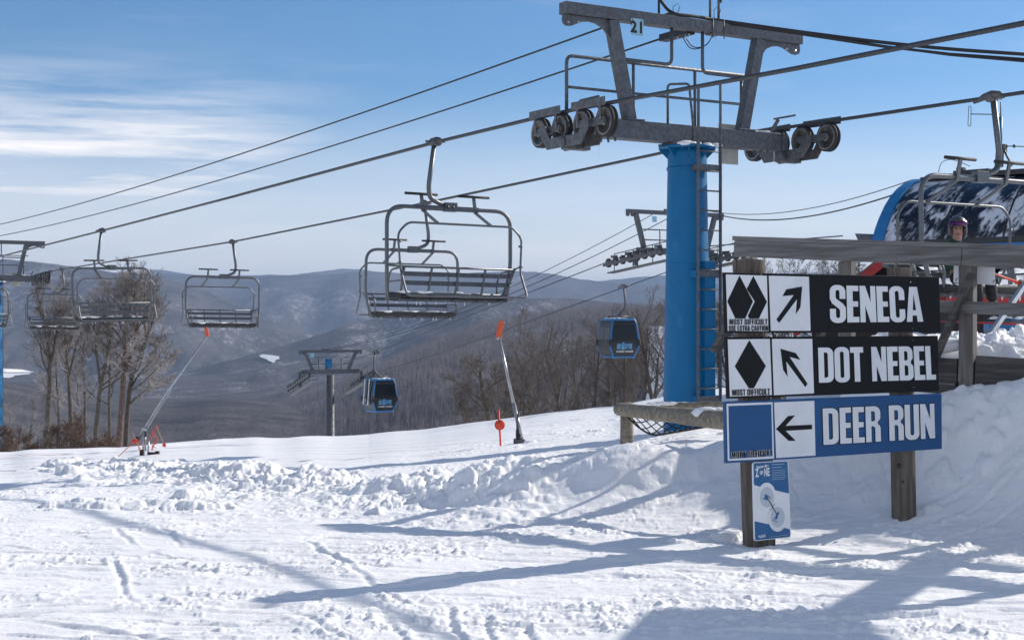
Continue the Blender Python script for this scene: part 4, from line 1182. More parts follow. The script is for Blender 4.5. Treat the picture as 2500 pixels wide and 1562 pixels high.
# posts behind the boards
def round_post(pb, pt, r, name='post', m='post_wood', sq=0.0):
    (xb, zb), (xt, zt) = pb, pt
    mb = MB(); n = 20; k = 16; vs = []
    for i in range(k + 1):
        t = i / k
        x = xb + (xt - xb) * t; z = zb + (zt - zb) * t
        for j in range(n):
            a = 2 * pi * j / n
            rr = r * (1.0 + .035 * mnoise.noise(Vector((cos(a) * 1.3, sin(a) * 1.3, z * 1.2 + x))))
            c_, s_ = cos(a), sin(a)
            if sq: kq = max(abs(c_), abs(s_)); rr *= 1 + sq * (1 / kq - 1)
            vs.append((x + rr * c_, r + .004 + rr * s_, z))
    fs = [(i * n + j, i * n + (j + 1) % n, (i + 1) * n + (j + 1) % n, (i + 1) * n + j) for i in range(k) for j in range(n)]
    mb.add(vs, fs, 0, True); mb.add(vs[-n:], [tuple(range(n))])
    return mb.build(name, m, sign)
round_post(SG.loc(1856, 1385, .12), SG.loc(1828, 635, .12), .116)
pr = round_post(SG.loc(2204, 1330, .1), SG.loc(2191, 653, .1), .078, sq=.75)
for x, y, r in ((2197.5, 1137, .018), (2206.5, 1176, .010)):
    a, z = SG.loc(x, y); k = MB(); k.ball((a, .012, z), r, 10, 0, (1, .9, 1.15)); k.build('knot_hole', 'digit_black', pr)
# small notice on the left post
NQ = Z6([(398, 536), (762, 518), (790, 1303), (415, 1343)])
def NL(pts): return Z6(pts)
nq = [Vector((p[0], p[1])) for p in NQ]
def round_quad(q, r, n=5):
    out = []
    for i in range(4):
        a, b, c = q[i - 1], q[i], q[(i + 1) % 4]
        p = b + (a - b).normalized() * r; s_ = b + (c - b).normalized() * r
        for j in range(n + 1):
            t = j / n; out.append(p * (1 - t) ** 2 + b * 2 * t * (1 - t) + s_ * t * t)
    return out
cq = sum(nq, Vector((0, 0))) / 4
mb = MB(); mb.prism([tuple(p) for p in round_quad(nq, .022)], (0, -.012, 0), (1, 0, 0), (0, 0, 1), (0, .010, 0))
notice = mb.build('notice', 'white_plastic', sign)
def inner(pts): return NL(pts)
flat([tuple(p) for p in round_quad([Vector(p) for p in NL([(407, 545), (753, 527), (770, 856), (410, 768)])], .015)], -.0136, notice, 'blue_field', 'notice_blue')
flat([tuple(p) for p in round_quad([Vector(p) for p in NL([(417, 1137), (781, 1220), (783, 1296), (424, 1334)])], .015)], -.0136, notice, 'blue_field', 'notice_blue')
def disc(c, rx, ry, y, name, m):
    pts = [(c[0] + rx * cos(2 * pi * i / 36), c[1] + ry * sin(2 * pi * i / 36)) for i in range(36)]
    return flat(NL(pts), y, notice, name, m)
for c in ((540, 893), (650, 1095)):
    disc(c, 96, 150, -.0152, 'ring', 'white_plastic'); disc(c, 72, 104, -.0166, 'zone_circle', 'notice_grey')
def strip(a, b, w, y=-.0182, name='link_line', m='digit_black'):
    a = Vector(NL([a])[0]); b = Vector(NL([b])[0]); d = (b - a).normalized(); n = Vector((-d.y, d.x)) * w / 2
    return flat([tuple(a + n), tuple(b + n), tuple(b - n), tuple(a - n)], y, notice, name, m)
strip((545, 900), (632, 1052), .006)
def fig(polys, name):
    mb = MB()
    for p in polys: mb.prism(NL(p), (0, -.0182, 0), (1, 0, 0), (0, 0, 1), (0, .0012, 0))
    return mb.build(name, 'notice_blue', notice)
fig([[(515, 865), (535, 862), (556, 915), (540, 925), (520, 900)], [(498, 905), (520, 890), (522, 897), (505, 914)], [(540, 868), (580, 900), (575, 906), (545, 885)], [(522, 905), (530, 930), (524, 930), (516, 910)]], 'skier_figure')
fig([[(637, 1050), (660, 1042), (664, 1062), (650, 1080), (646, 1112), (625, 1120), (628, 1080)], [(594, 1120), (650, 1142), (646, 1148), (592, 1127)], [(606, 1100), (630, 1100), (630, 1108), (612, 1112)]], 'skier_figure')
def ntext(txt, c, h, m='white_plastic', name='notice_lettering', bold=.0, sx=.8, align='CENTER', rot=3.2):
    (a, z) = NL([c])[0]
    return glyph_text(txt, notice, Matrix.Translation((a, -.0152, z)) @ Matrix.Rotation(RAD(90), 4, 'X') @ Matrix.Rotation(RAD(rot), 4, 'Z'), h, m, name, bold=bold, sx=sx, align=align)
kpx = 9.85 / F / 4.2
ntext('know the', (497, 578), 30 * kpx, bold=.0012, sx=.98)
ntext('Z', (440, 648), 80 * kpx, bold=.003, sx=.55); ntext('NE', (540, 640), 80 * kpx, bold=.003, sx=.50)
(a, z) = NL([(484, 640)])[0]
mb = MB(); mb.lathe([(.0155, -.001), (.0155, .001), (.0105, .001), (.0105, -.001)], 'y', (a, -.0155, z), 24, close=False); mb.lathe([(.0075, -.001), (.0075, .001)], 'y', (a, -.0155, z), 16)
mb.build('notice_lettering', 'white_plastic', notice)
ntext('15 feet', (592, 975), 26 * kpx, 'digit_black', rot=-60, sx=.75)
ntext('BELLEAYRE', (492, 1293), 26 * kpx, bold=.001, sx=.50)
for i, (y, x1) in enumerate([(556, 720), (588, 690), (616, 725), (634, 735), (652, 728), (670, 738), (690, 740), (708, 722)]):
    strip((595, y + 3), (x1, y - 4), .0036 if i < 2 else .0022, -.0150, 'text_line', 'notice_grey')
strip((565, 1300), (760, 1277), .0016, -.0150, 'text_line', 'notice_grey')

# ------------------------------------------------------------------ timber unloading platform
plat = thing('timber_platform', 'weathered timber platform with railing and snowy deck behind the trail sign', 'platform', (PLAT.X0, PLAT.Y0, 0), -39.6)
def rail_z(x): return 2.39 - .064 * x
mb = MB(); mb.bar((-.08, .045, rail_z(-.08) - .02), (5.2, .045, rail_z(5.2) - .02), .21, .042)
tr = mb.build('top_rail', 'rail_wood', plat, bevel=.004)
for a, b in ((-.06, 2.16), (2.166, 5.2)):
    mb = MB(); mb.bar((a, -.045, rail_z(a) - .118), (b, -.045, rail_z(b) - .118), .040, .150); mb.build('rail_board', 'rail_wood', plat, bevel=.004)
mb = MB(); mb.bar((.85, -.045, 1.765), (5.2, -.045, 1.575), .040, .105); mb.build('mid_rail', 'rail_wood', plat, bevel=.004)
for x, zt in ((.05, 2.19), (1.06, 2.13), (2.18, 2.06), (3.6, 1.96), (4.9, 1.9)):
    mb = MB(); mb.box((x, .03, (zt + .98) / 2), (.125, .10, zt - .98)); mb.build('rail_post', 'upright_wood', plat, bevel=.005)
# legs into the snow, joists and fascia
for x in (.10, 2.12, 4.2):
    mb = MB(); mb.box((x, .14, .52), (.16, .12, 1.1)); mb.box((x + .14, .26, .52), (.10, .12, 1.1)); mb.build('leg', 'dark_wood', plat, bevel=.005)
for a, b, z, h, y in ((.2, 2.10, 1.20, .22, .005), (2.26, 3.52, 1.13, .30, .005), (3.55, 5.2, 1.08, .30, .025), (1.0, 2.10, 1.04, .085, -.005)):
    mb = MB(); mb.bar((a, y, z + .02), (b, y, z - .04), .042, h); mb.build('fascia_board', 'dark_wood', plat, bevel=.004)
mb = MB(); mb.box((2.9, .62, 1.235), (4.6, 1.20, .045)); mb.build('deck', 'dark_wood', plat, bevel=.004)
mb = MB(); a = PLAT.loc(2374, 668, -.09); b = PLAT.loc(2276, 890, -.09); mb.bar((a[0], -.09, a[1]), (b[0], -.09, b[1]), .045, .10, up=(0, 1, 0)); mb.build('brace', 'dark_wood', plat, bevel=.004)
mb = MB(); a = PLAT.loc(1738, 858); b = PLAT.loc(1800, 740); mb.bar((a[0], .06, a[1]), (b[0], .06, b[1]), .05, .13, up=(0, 1, 0)); mb.build('brace', 'dark_wood', plat, bevel=.004)
mb = MB(); mb.bar((.9, .06, 1.88), (.6, .30, 1.25), .04, .11, up=(0, 1, 0)); mb.build('brace', 'dark_wood', plat, bevel=.004)
def lumpy(name, x0, x1, y0, y1, zf, parent, nx=160, ny=60, m='snow'):
    X, Y = np.meshgrid(np.linspace(x0, x1, nx), np.linspace(y0, y1, ny), indexing='xy')
    Z = zf(X, Y); V = np.stack([X, Y, Z], -1)
    o = grid_mesh(name, V, ny, nx, MATS[m]); o.parent = parent; return o
def deck_snow(X, Y):
    e = sstep(.02, .30, Y) * sstep(.55, .9, X)
    left = 1 - sstep(1.3, 2.0, X)
    n = fbm(X * 1.6, Y * 2.2, 4, 3); n2 = 1 - np.abs(fbm(X * 4, Y * 4, 3, 5)) * 2.2
    return 1.235 + e * (.10 + .10 * np.maximum(n, -.4) + .07 * sstep(.3, .9, n2)) - .02 * X + .02
lumpy('deck_snow', .62, 5.15, .04, 1.2, deck_snow, plat)
bs = MB(); rr = random.Random(2)
for q in range(14):
    t = q / 13; bs.ball((1.5 + .58 * t, .06 + rr.uniform(-.01, .03), 1.315 + .07 * t * t), .06, 8, 0, (1.4, .9, .8))
tag(bs.build('edge_snow', 'snow_bit', plat), kind='stuff')
bl = thing('blank_sign', 'plain white sign sheet hung behind the platform post beside the seated skier', 'sign', (PLAT.X0, PLAT.Y0, 0), -39.6)
qd = [PLAT.loc(x, y, .10) for x, y in ((2331, 628), (2430, 630), (2430, 696), (2329, 690))]
mb = MB(); mb.prism(qd, (0, .086, 0), (1, 0, 0), (0, 0, 1), (0, .004, 0)); mb.build('panel', 'white_plastic', bl)
mb = MB()
for x, y in ((2334, 686), (2426, 690), (2334, 632), (2426, 634)):
    a, z = PLAT.loc(x, y, .1); mb.tube([(a, .083, z), (a + .01, .082, z + .02), (a + .02, .083, z + .022)], .003, 5)
mb.build('tie', 'cable_black', bl)

# ------------------------------------------------------------------ log fence with netting in front of the tower
fx, fy = P(1530, 1068, 19.6).x, 19.6
fen = thing('log_fence', 'log barrier with snow topped rails and black netting at the foot of the tower', 'fence', (fx, fy, gz(fx, fy)))
o = Vector(fen.location)
def FL(x, y, Y): return P(x, y, Y) - o
def rough_log(mb, a, b, r0, r1, n=14, k=26, seed=0):
    pts = []; rs = []
    for i in range(k + 1):
        t = i / k; p = a.lerp(b, t)
        p += Vector((0, 0, .018 * mnoise.noise(Vector((t * 4, seed, 1))))); pts.append(p)
        rs.append((r0 + (r1 - r0) * t) * (1 + .07 * mnoise.noise(Vector((t * 7, seed, 5)))))
    mb.tube(pts, rs, n)
mb = MB(); mb.lathe([(.095, -.5), (.09, .2), (.087, .62)], 'z', (0, 0, 0), 18); mb.build('post', 'log_wood', fen)
mb = MB(); rough_log(mb, FL(1512, 999, 19.5), FL(1800, 1030, 15.6), .088, .112, seed=2); mb.build('log_rail', 'log_wood', fen)
mb = MB(); rough_log(mb, FL(1585, 990, 20.6), FL(1850, 988, 19.2), .050, .056, seed=7); mb.build('log_rail', 'log_wood', fen)
mb = MB(); rr = random.Random(5)
for q in range(16): mb.ball(FL(1540 + q * 4.4, 990 + rr.uniform(0, 2) + q * .2, 19.5), rr.uniform(.035, .06), 8, 0, (1.8, 1, .45))
for q in range(20): mb.ball(FL(1722 + q * 4, 1008 + rr.uniform(-2, 1) , 16.5), rr.uniform(.06, .10), 8, 0, (1.7, 1.1, .7))
for q in range(22): mb.ball(FL(1590 + q * 10, 984.5 + rr.uniform(0, 1), 20.2), rr.uniform(.02, .045), 8, 0, (1.8, 1, .6))
tag(mb.build('rail_snow', 'snow_bit', fen), kind='stuff')
mb = MB()
def netpt(u, v):      # u along, v down
    x = 1527 + 215 * u
    ytop = 1004 + 22 * u; ybot = 1012 + 50 * sin(min(1, u / .36) * pi / 2) - 24 * max(0, u - .36) / .64
    Y = 19.4 - 3.0 * u
    return FL(x, ytop + (ybot - ytop) * v, Y + .05)
nu_, nv_ = 17, 5
for i in range(nu_):
    for j in range(nv_):
        a = netpt(i / nu_, j / nv_) if (i + j) % 2 == 0 else None
        if a is None:
            continue
        for di in (-1, 1):
            ii = i + di
            if 0 <= ii <= nu_: mb.tube([a, netpt(ii / nu_, (j + 1) / nv_)], .0075, 5)
for i in range(nu_):
    for j in range(1, nv_ + 1):
        if (i + j) % 2 == 0 and i < nu_ and j < nv_:
            for di in (-1, 1):
                ii = i + di
                if 0 <= ii <= nu_: mb.tube([netpt(i / nu_, j / nv_), netpt(ii / nu_, (j - 1) / nv_)], .0075, 5)
mb.tube([netpt(t, 1) for t in np.linspace(0, 1, 24)], .014, 6)
mb.build('netting', 'net_black', fen)

# ------------------------------------------------------------------ snow guns, marker and spare stakes
def snow_gun(px_b, py_b, Y, top, top_y, head, label):
    b = P(px_b, py_b, Y); g = gz(b.x, Y)
    t = thing('snow_gun', label, 'snow gun', (b.x, Y, g), group='snow guns on the crest')
    o_ = Vector((b.x, Y, g)); return t, (lambda x, y, dY=0: P(x, y, Y + dY) - o_), o_
gY = 23.0
t, L, o_ = snow_gun(1279, 1090, gY, 0, 0, 0, 'upright snow gun on a leaning aluminium pole with an orange head')
mb = MB(); mb.tube([L(1277, 1088), L(1254, 985, .1)], [.034, .032], 14); mb.tube([L(1254, 985, .1), L(1219, 824, .3)], [.027, .019], 14); mb.lathe([(.06, 0), (.06, .03)], 'z', L(1279, 1090), 12); mb.build('lance', 'pole_alu', t)
mb = MB()
a, b = L(1217, 822, .3), L(1225, 786, .1); d = (b - a).normalized()
mb.bar(a, b, .06, .082, up=(1, 0, 0)); mb.bar(a.lerp(b, .05), a.lerp(b, .95), .075, .035, up=(1, 0, 0))
for k in range(6):
    p = a.lerp(b, .1 + .16 * k); mb.tube([p, p + Vector((-.06, -.02, .01))], .010, 6); mb.tube([p, p + Vector((-.02, -.06, .01))], .009, 6)
mb.build('head', 'orange_paint', t, bevel=.01)
mb = MB(); mb.tube([L(1219, 828, .28), L(1217, 820, .3)], .036, 12); mb.build('collar', 'pole_alu', t)
mb = MB()
q = L(1263, 1085); qt = L(1263, 1048); n = 70
mb.tube([q.lerp(qt, i / n) + Vector((.024 * cos(i * .9), .024 * sin(i * .9), 0)) for i in range(n + 1)], .009, 6)
mb.tube([q - Vector((0, 0, .1)), qt + Vector((0, 0, .12))], .017, 8)
mb.build('spring_damper', 'rubber', t)
mb = MB(); mb.tube([L(1263, 1042), L(1263, 1020), L(1268, 1005)], .020, 8); mb.box(L(1270, 1090) + Vector((0, 0, .08)), (.16, .10, .07)); mb.box(L(1258, 1090) + Vector((0, 0, .05)), (.06, .06, .16)); mb.tube([L(1266, 1092), L(1271, 1060)], .018, 8); mb.build('bracket', 'steel', t)
g2 = 25.5
t, L, o_ = snow_gun(350, 1104, g2, 0, 0, 0, 'slanted snow gun lance with orange head rising beside the frosted trees')
mb = MB(); mb.tube([L(334, 1076), L(414, 948), L(506, 820)], [.022, .021, .015], 10); mb.tube([L(339, 1077), L(417, 951)], .014, 8); mb.build('lance', 'pole_alu', t)
mb = MB(); a, b = L(507.5, 821), L(503.5, 799); mb.bar(a, b, .055, .042, up=(1, 0, 0)); mb.bar(a, b, .035, .055, up=(1, 0, 0))
for k in range(4): p = a.lerp(b, .15 + .23 * k); mb.tube([p, p + Vector((-.05, -.02, 0))], .009, 5)
mb.build('head', 'orange_paint', t, bevel=.008)
mb = MB(); mb.tube([L(350, 1118), L(351, 1046)], .022, 10); mb.tube([L(361, 1120), L(363, 1075)], .016, 8); mb.box(L(352, 1048), (.08, .06, .05)); mb.tube([L(356, 1100), L(355, 1060)], .012, 8); mb.build('stand', 'pole_alu', t)
mb = MB(); mb.tube([L(354.5, 1066), L(354, 1043)], .020, 8); mb.box(L(346, 1106), (.06, .06, .13)); mb.box(L(375, 1107), (.20, .10, .05)); mb.box(L(384, 1104), (.06, .06, .05)); mb.tube([L(333, 1080), L(336, 1066)], .035, 8); mb.build('valve', 'rubber', t)
# orange marker disc on its stake
b = P(1222, 1092, 22.5)
t = thing('marker_stake', 'round orange marker disc on a thin red stake in the snow', 'marker', (b.x, 22.5, gz(b.x, 22.5)))
o_ = Vector(t.location)
mb = MB(); mb.tube([P(1223, 1100, 22.5) - o_, P(1217, 1000, 22.5) - o_], .015, 8); mb.build('stake', 'orange_red', t)
mb = MB(); mb.lathe([(.082, -.004), (.082, .004)], 'y', P(1220, 1037, 22.45) - o_, 28); mb.build('disc', 'orange_red', t)
# bundle of spare discs, bamboo stakes and orange rope netting beside the left gun
def stake(label, a, b, m, disc_=None, Y=25.2, r=.007):
    a, b = P(*a, Y), P(*b, Y); g = gz(a.x, Y)
    t = thing('marker_stake', label, 'marker', (a.x, Y, g)); o_ = Vector((a.x, Y, g))
    mb = MB(); mb.tube([a - o_, b - o_], r, 6); mb.build('stake', m, t)
    if disc_:
        c = P(disc_[0], disc_[1], Y - .05) - o_; mb = MB(); mb.lathe([(disc_[2], -.004), (disc_[2], .004)], 'y', c, 20); mb.build('disc', 'orange_red', t)
stake('tilted red stake with orange disc at the foot of the slanted snow gun', (289, 1114), (334, 1071), 'orange_red', (328, 1077, .042))
stake('bamboo stake with an orange disc standing furthest right of the slanted snow gun', (404, 1092), (381, 1040), 'bamboo', (401, 1086, .034))
stake('bamboo stake crossing behind the foot of the slanted snow gun', (342, 1098), (322, 1052), 'bamboo')
mb = MB(); rr = random.Random(6)
def swag(pts, Y=25.3):
    P0 = [P(x, y, Y) for x, y in pts]
    fine = []
    for i in range(len(P0) - 1):
        for j in range(8): fine.append(P0[i].lerp(P0[i + 1], j / 8) + Vector((rr.uniform(-.012, .012), rr.uniform(-.03, .03), rr.uniform(-.01, .01))))
    mb.tube(fine, [rr.uniform(.003, .008) for _ in fine], 5)
    for p in fine[::3]: mb.tube([p, p + Vector((rr.uniform(.02, .05), 0, rr.uniform(-.05, .01)))], .0045, 5)
swag([(360, 1078), (372, 1052), (381, 1040)]); swag([(381, 1040), (378, 1062), (380, 1075), (371, 1098)]); swag([(335, 1072), (340, 1090), (339, 1100)]); swag([(371, 1098), (372, 1090), (378, 1080)])
tag(mb.build('safety_netting', 'orange_red', fix=False), 'orange rope netting bunched up between stakes right of the slanted snow gun', 'netting')
mb = MB()
pts = [P(x, y, 27) for x, y in ((-10, 1124), (40, 1126), (90, 1124), (150, 1123), (180, 1121))]
for i in range(2): mb.tube([Vector((p.x, p.y, gz(p.x, p.y) + .05 + .03 * i)) for p in pts], .0018, 5)
tag(mb.build('boundary_rope', 'orange_red', fix=False), 'thin orange rope lying along the snow at the left edge', 'rope')
# small dark sticks in the snow near the marker

# unseen blocker added off frame right; slab and beam shaped to shade foreground snow
sh = thing('shade_blocker', 'unseen added timber blocker shading the snow, right of the trail sign', 'shade blocker', (5.4, 9.7, gz(5.4, 9.7)))
so = Vector(sh.location)
mb = MB(); mb.prism([(4.4, 8.7), (4.95, 10.5), (5.9, 10.5), (6.15, 8.7)], Vector((0, 0, 2.72)) - so, (1, 0, 0), (0, 1, 0), (0, 0, .08)); mb.build('roof', 'dark_wood', sh)  # slab outline drawn from the shade it has to cast
mb = MB(); mb.bar(Vector((5.78, 10.2, 2.66)) - so, Vector((6.95, 12.2, 2.66)) - so, .26, .10); mb.build('shade_beam', 'dark_wood', sh)
for x, y in ((5.8, 8.9), (6.0, 10.3), (6.9, 12.1)):
    g_ = gz(x, y); mb = MB(); mb.box(Vector((x, y, (2.72 + g_ - .3) / 2)) - so, (.12, .12, 2.72 - g_ + .3)); mb.build('post', 'upright_wood', sh)
# ------------------------------------------------------------------ gondola line beyond the chairlift
G1 = Vector((8.06, 70.0, 0)); G2 = Vector((-13.4, 105.0, 0)); GH = 2.55
def gondola_tower(loc, zr, za, zb, half, leg_t, leg_b, nw, pitch, slope, zbase, label):
    t = thing('gondola_tower', label, 'lift tower', (loc.x, loc.y, zbase), LA, 'gondola lift towers')
    zr, za, zb = zr - zbase, za - zbase, zb - zbase
    m = MB(); m.lathe([(.34, -2), (.29, zb - .25)], 'z', n=24)
    for k in range(10): m.lathe([(.305, zb - 1 - k * .5), (.305, zb - .96 - k * .5)], 'z', n=24)
    m.build('pole', 'steel', t)
    m = MB(); m.box((0, 0, zb), (2 * GH - .5, .30, .32)); m.build('crossarm', 'steel', t, bevel=.01)
    m = MB(); m.box((0, 0, za), (2 * half, .2, .20))
    for sx in (-1, 1):
        for dx in (.06, .34): m.lathe([(.09, -.06), (.09, .06)], 'y', (sx * (half - dx), 0, za - .16), 12)
    m.box((-.45, 0, za + .14), (.5, .14, .1)); m.build('upper_arm', 'steel', t, bevel=.01)
    for sx in (-1, 1):
        m = MB(); m.bar((sx * leg_t, 0, za - .1), (sx * leg_b, 0, zb + .16), .2, .2, up=(0, 1, 0)); m.build('frame_leg', 'steel', t)
    m = MB()
    for z in (zb + .55, zb + 1.05): m.tube([(-leg_b - .1, .1, z), (leg_b + .1, .1, z)], .03, 6)
    for x in (-.9, .9): m.tube([(x, .1, zb), (x, .1, zb + 1.05)], .03, 6)
    L = pitch * nw / 2
    for sx in (-1, 1):
        x = sx * (GH - .55)
        for dz in (.0, .45, .9): m.tube([(x, -L, zr - .65 + dz - slope * -L * -1 if False else zr - .65 + dz - L * slope), (x, L, zr - .65 + dz + L * slope)], .025, 6)
        for q in (-1, -.33, .33, 1): m.tube([(x, L * q, zr - .65 + L * q * slope), (x, L * q, zr + .25 + L * q * slope)], .025, 6)
    m.build('catwalk_railing', 'steel_dark', t)
    m = MB()
    for sx in (-1, 1):
        x = sx * (GH - .32)
        m.bar((x, -L, zr - .70 - L * slope), (x, L, zr - .70 + L * slope), .42, .06)
        m.bar((sx * (GH - .1), 0, zb), (sx * (GH - .1), 0, zr - .65), .2, .2, up=(0, 1, 0))
    m.build('catwalk', 'steel', t)
    for sx in (-1, 1):
        m = MB(); ys = [(-L + pitch * (k + .5)) for k in range(nw)]
        m.bar((sx * GH - .12, -L, zr - .34 - L * slope), (sx * GH - .12, L, zr - .34 + L * slope), .06, .12)
        for k in range(0, nw, 2):
            y = (ys[k] + ys[min(k + 1, nw - 1)]) / 2
            m.bar((sx * GH - .10, ys[k], zr - .26 + ys[k] * slope), (sx * GH - .10, ys[min(k + 1, nw - 1)], zr - .26 + ys[min(k + 1, nw - 1)] * slope), .05, .14)
            m.box((sx * GH + .12, y, zr + .03 + y * slope), (.05, pitch * .9, .12))
        tr_ = m.build('sheave_assembly', 'steel_dark', t)
        for y in ys:
            w = MB(); c = (sx * GH, y, zr - .25 + y * slope)
            w.lathe([(.20, -.06), (.225, -.05), (.225, .05), (.20, .06)], 'x', c, 20, 0)
            for s_ in (-1, 1): w.lathe([(.18, s_ * .061), (.16, s_ * .05), (.05, s_ * .05), (.04, s_ * .09)], 'x', c, 16, 1)
            w.build('sheave', ['rubber', 'sheave_metal'], tr_)
    return t
tg1 = gondola_tower(G1, 3.28 + CZ, 5.24 + CZ, 4.95, 2.96, 2.43, 1.94, 8, .60, -.10, gz(G1.x, G1.y), 'gondola lift tower with eight wheel sheave trains, partly behind the near blue tower')
tg2 = gondola_tower(G2, -4.25 + CZ, -2.30 + CZ, -2.2, 2.5, 2.05, 1.45, 10, .44, -.30, -42, 'far grey gondola lift tower standing in the valley left of the lower cabin')
m = MB(); m.lathe([(.25, 42 - 2.0), (.25, 42 - 1.25)], 'z', (-.12, .1, 0), 16); m.build('cap', 'blue_paint', tg2)
m = MB(); m.box((-1.5, -.12, 42 - 1.0), (.28, .03, .30)); m.build('number_plate', 'plate_paint', tg2)
m = MB(); m.box((-1.4, -.13, 4.95 + 1.55 - tg1.location.z), (.26, .03, .28)); m.build('number_plate', 'plate_paint', tg1)
GS = (G2 - G1).length
def grope(side, s):
    b = (G1 + E2 * GH * side); d = (G2 + E2 * GH * side) - b; L = d.length
    p = b + d * (s / L)
    z = np.interp(s, [-14, 0, 7, 14, 28, L, L + 30], [3.35, 3.28, 1.95, .62, -2.1, -4.25, -16.0])
    return Vector((p.x, p.y, CZ + float(z)))
for side, lab in ((-1, 'left gondola haul rope carrying the lower cabin down past the far tower'), (1, 'right gondola haul rope carrying the upper cabin beside the blue tower')):
    mb = MB(); mb.tube([grope(side, s) for s in np.linspace(-14, GS + 30, 90)], .026, 6)
    tag(mb.build('haul_rope', 'rope_steel', fix=False), lab, 'cable', 'haul ropes of the gondola')
ua1 = G1 + Vector((0, 0, 5.24 + CZ)); ua2 = G2 + Vector((0, 0, -2.30 + CZ))
sag_line('signal_cable', ua1 - E2 * 1.2, ua2 - E2 * .2 + Vector((0, 0, .15)), .9, .018, 'thin upper signal cable between the two gondola towers', 'signal cables of the gondola')
sag_line('signal_cable', ua1 + E2 * .2 + Vector((0, 0, .05)), ua2 + E2 * .35 + Vector((0, 0, .15)), .9, .022, 'second signal cable between the two gondola towers', 'signal cables of the gondola')
sag_line('signal_cable', ua1 + E2 * 2.2 + Vector((0, 0, .18)), P(2225, 440, 44), .5, .016, 'thin cable from the gondola tower to the upper curve of the terminal', 'signal cables of the gondola')
sag_line('signal_cable', ua1 + E2 * 2.9, P(2210, 466, 43), .5, .026, 'lower cable from the gondola tower to the terminal', 'signal cables of the gondola')

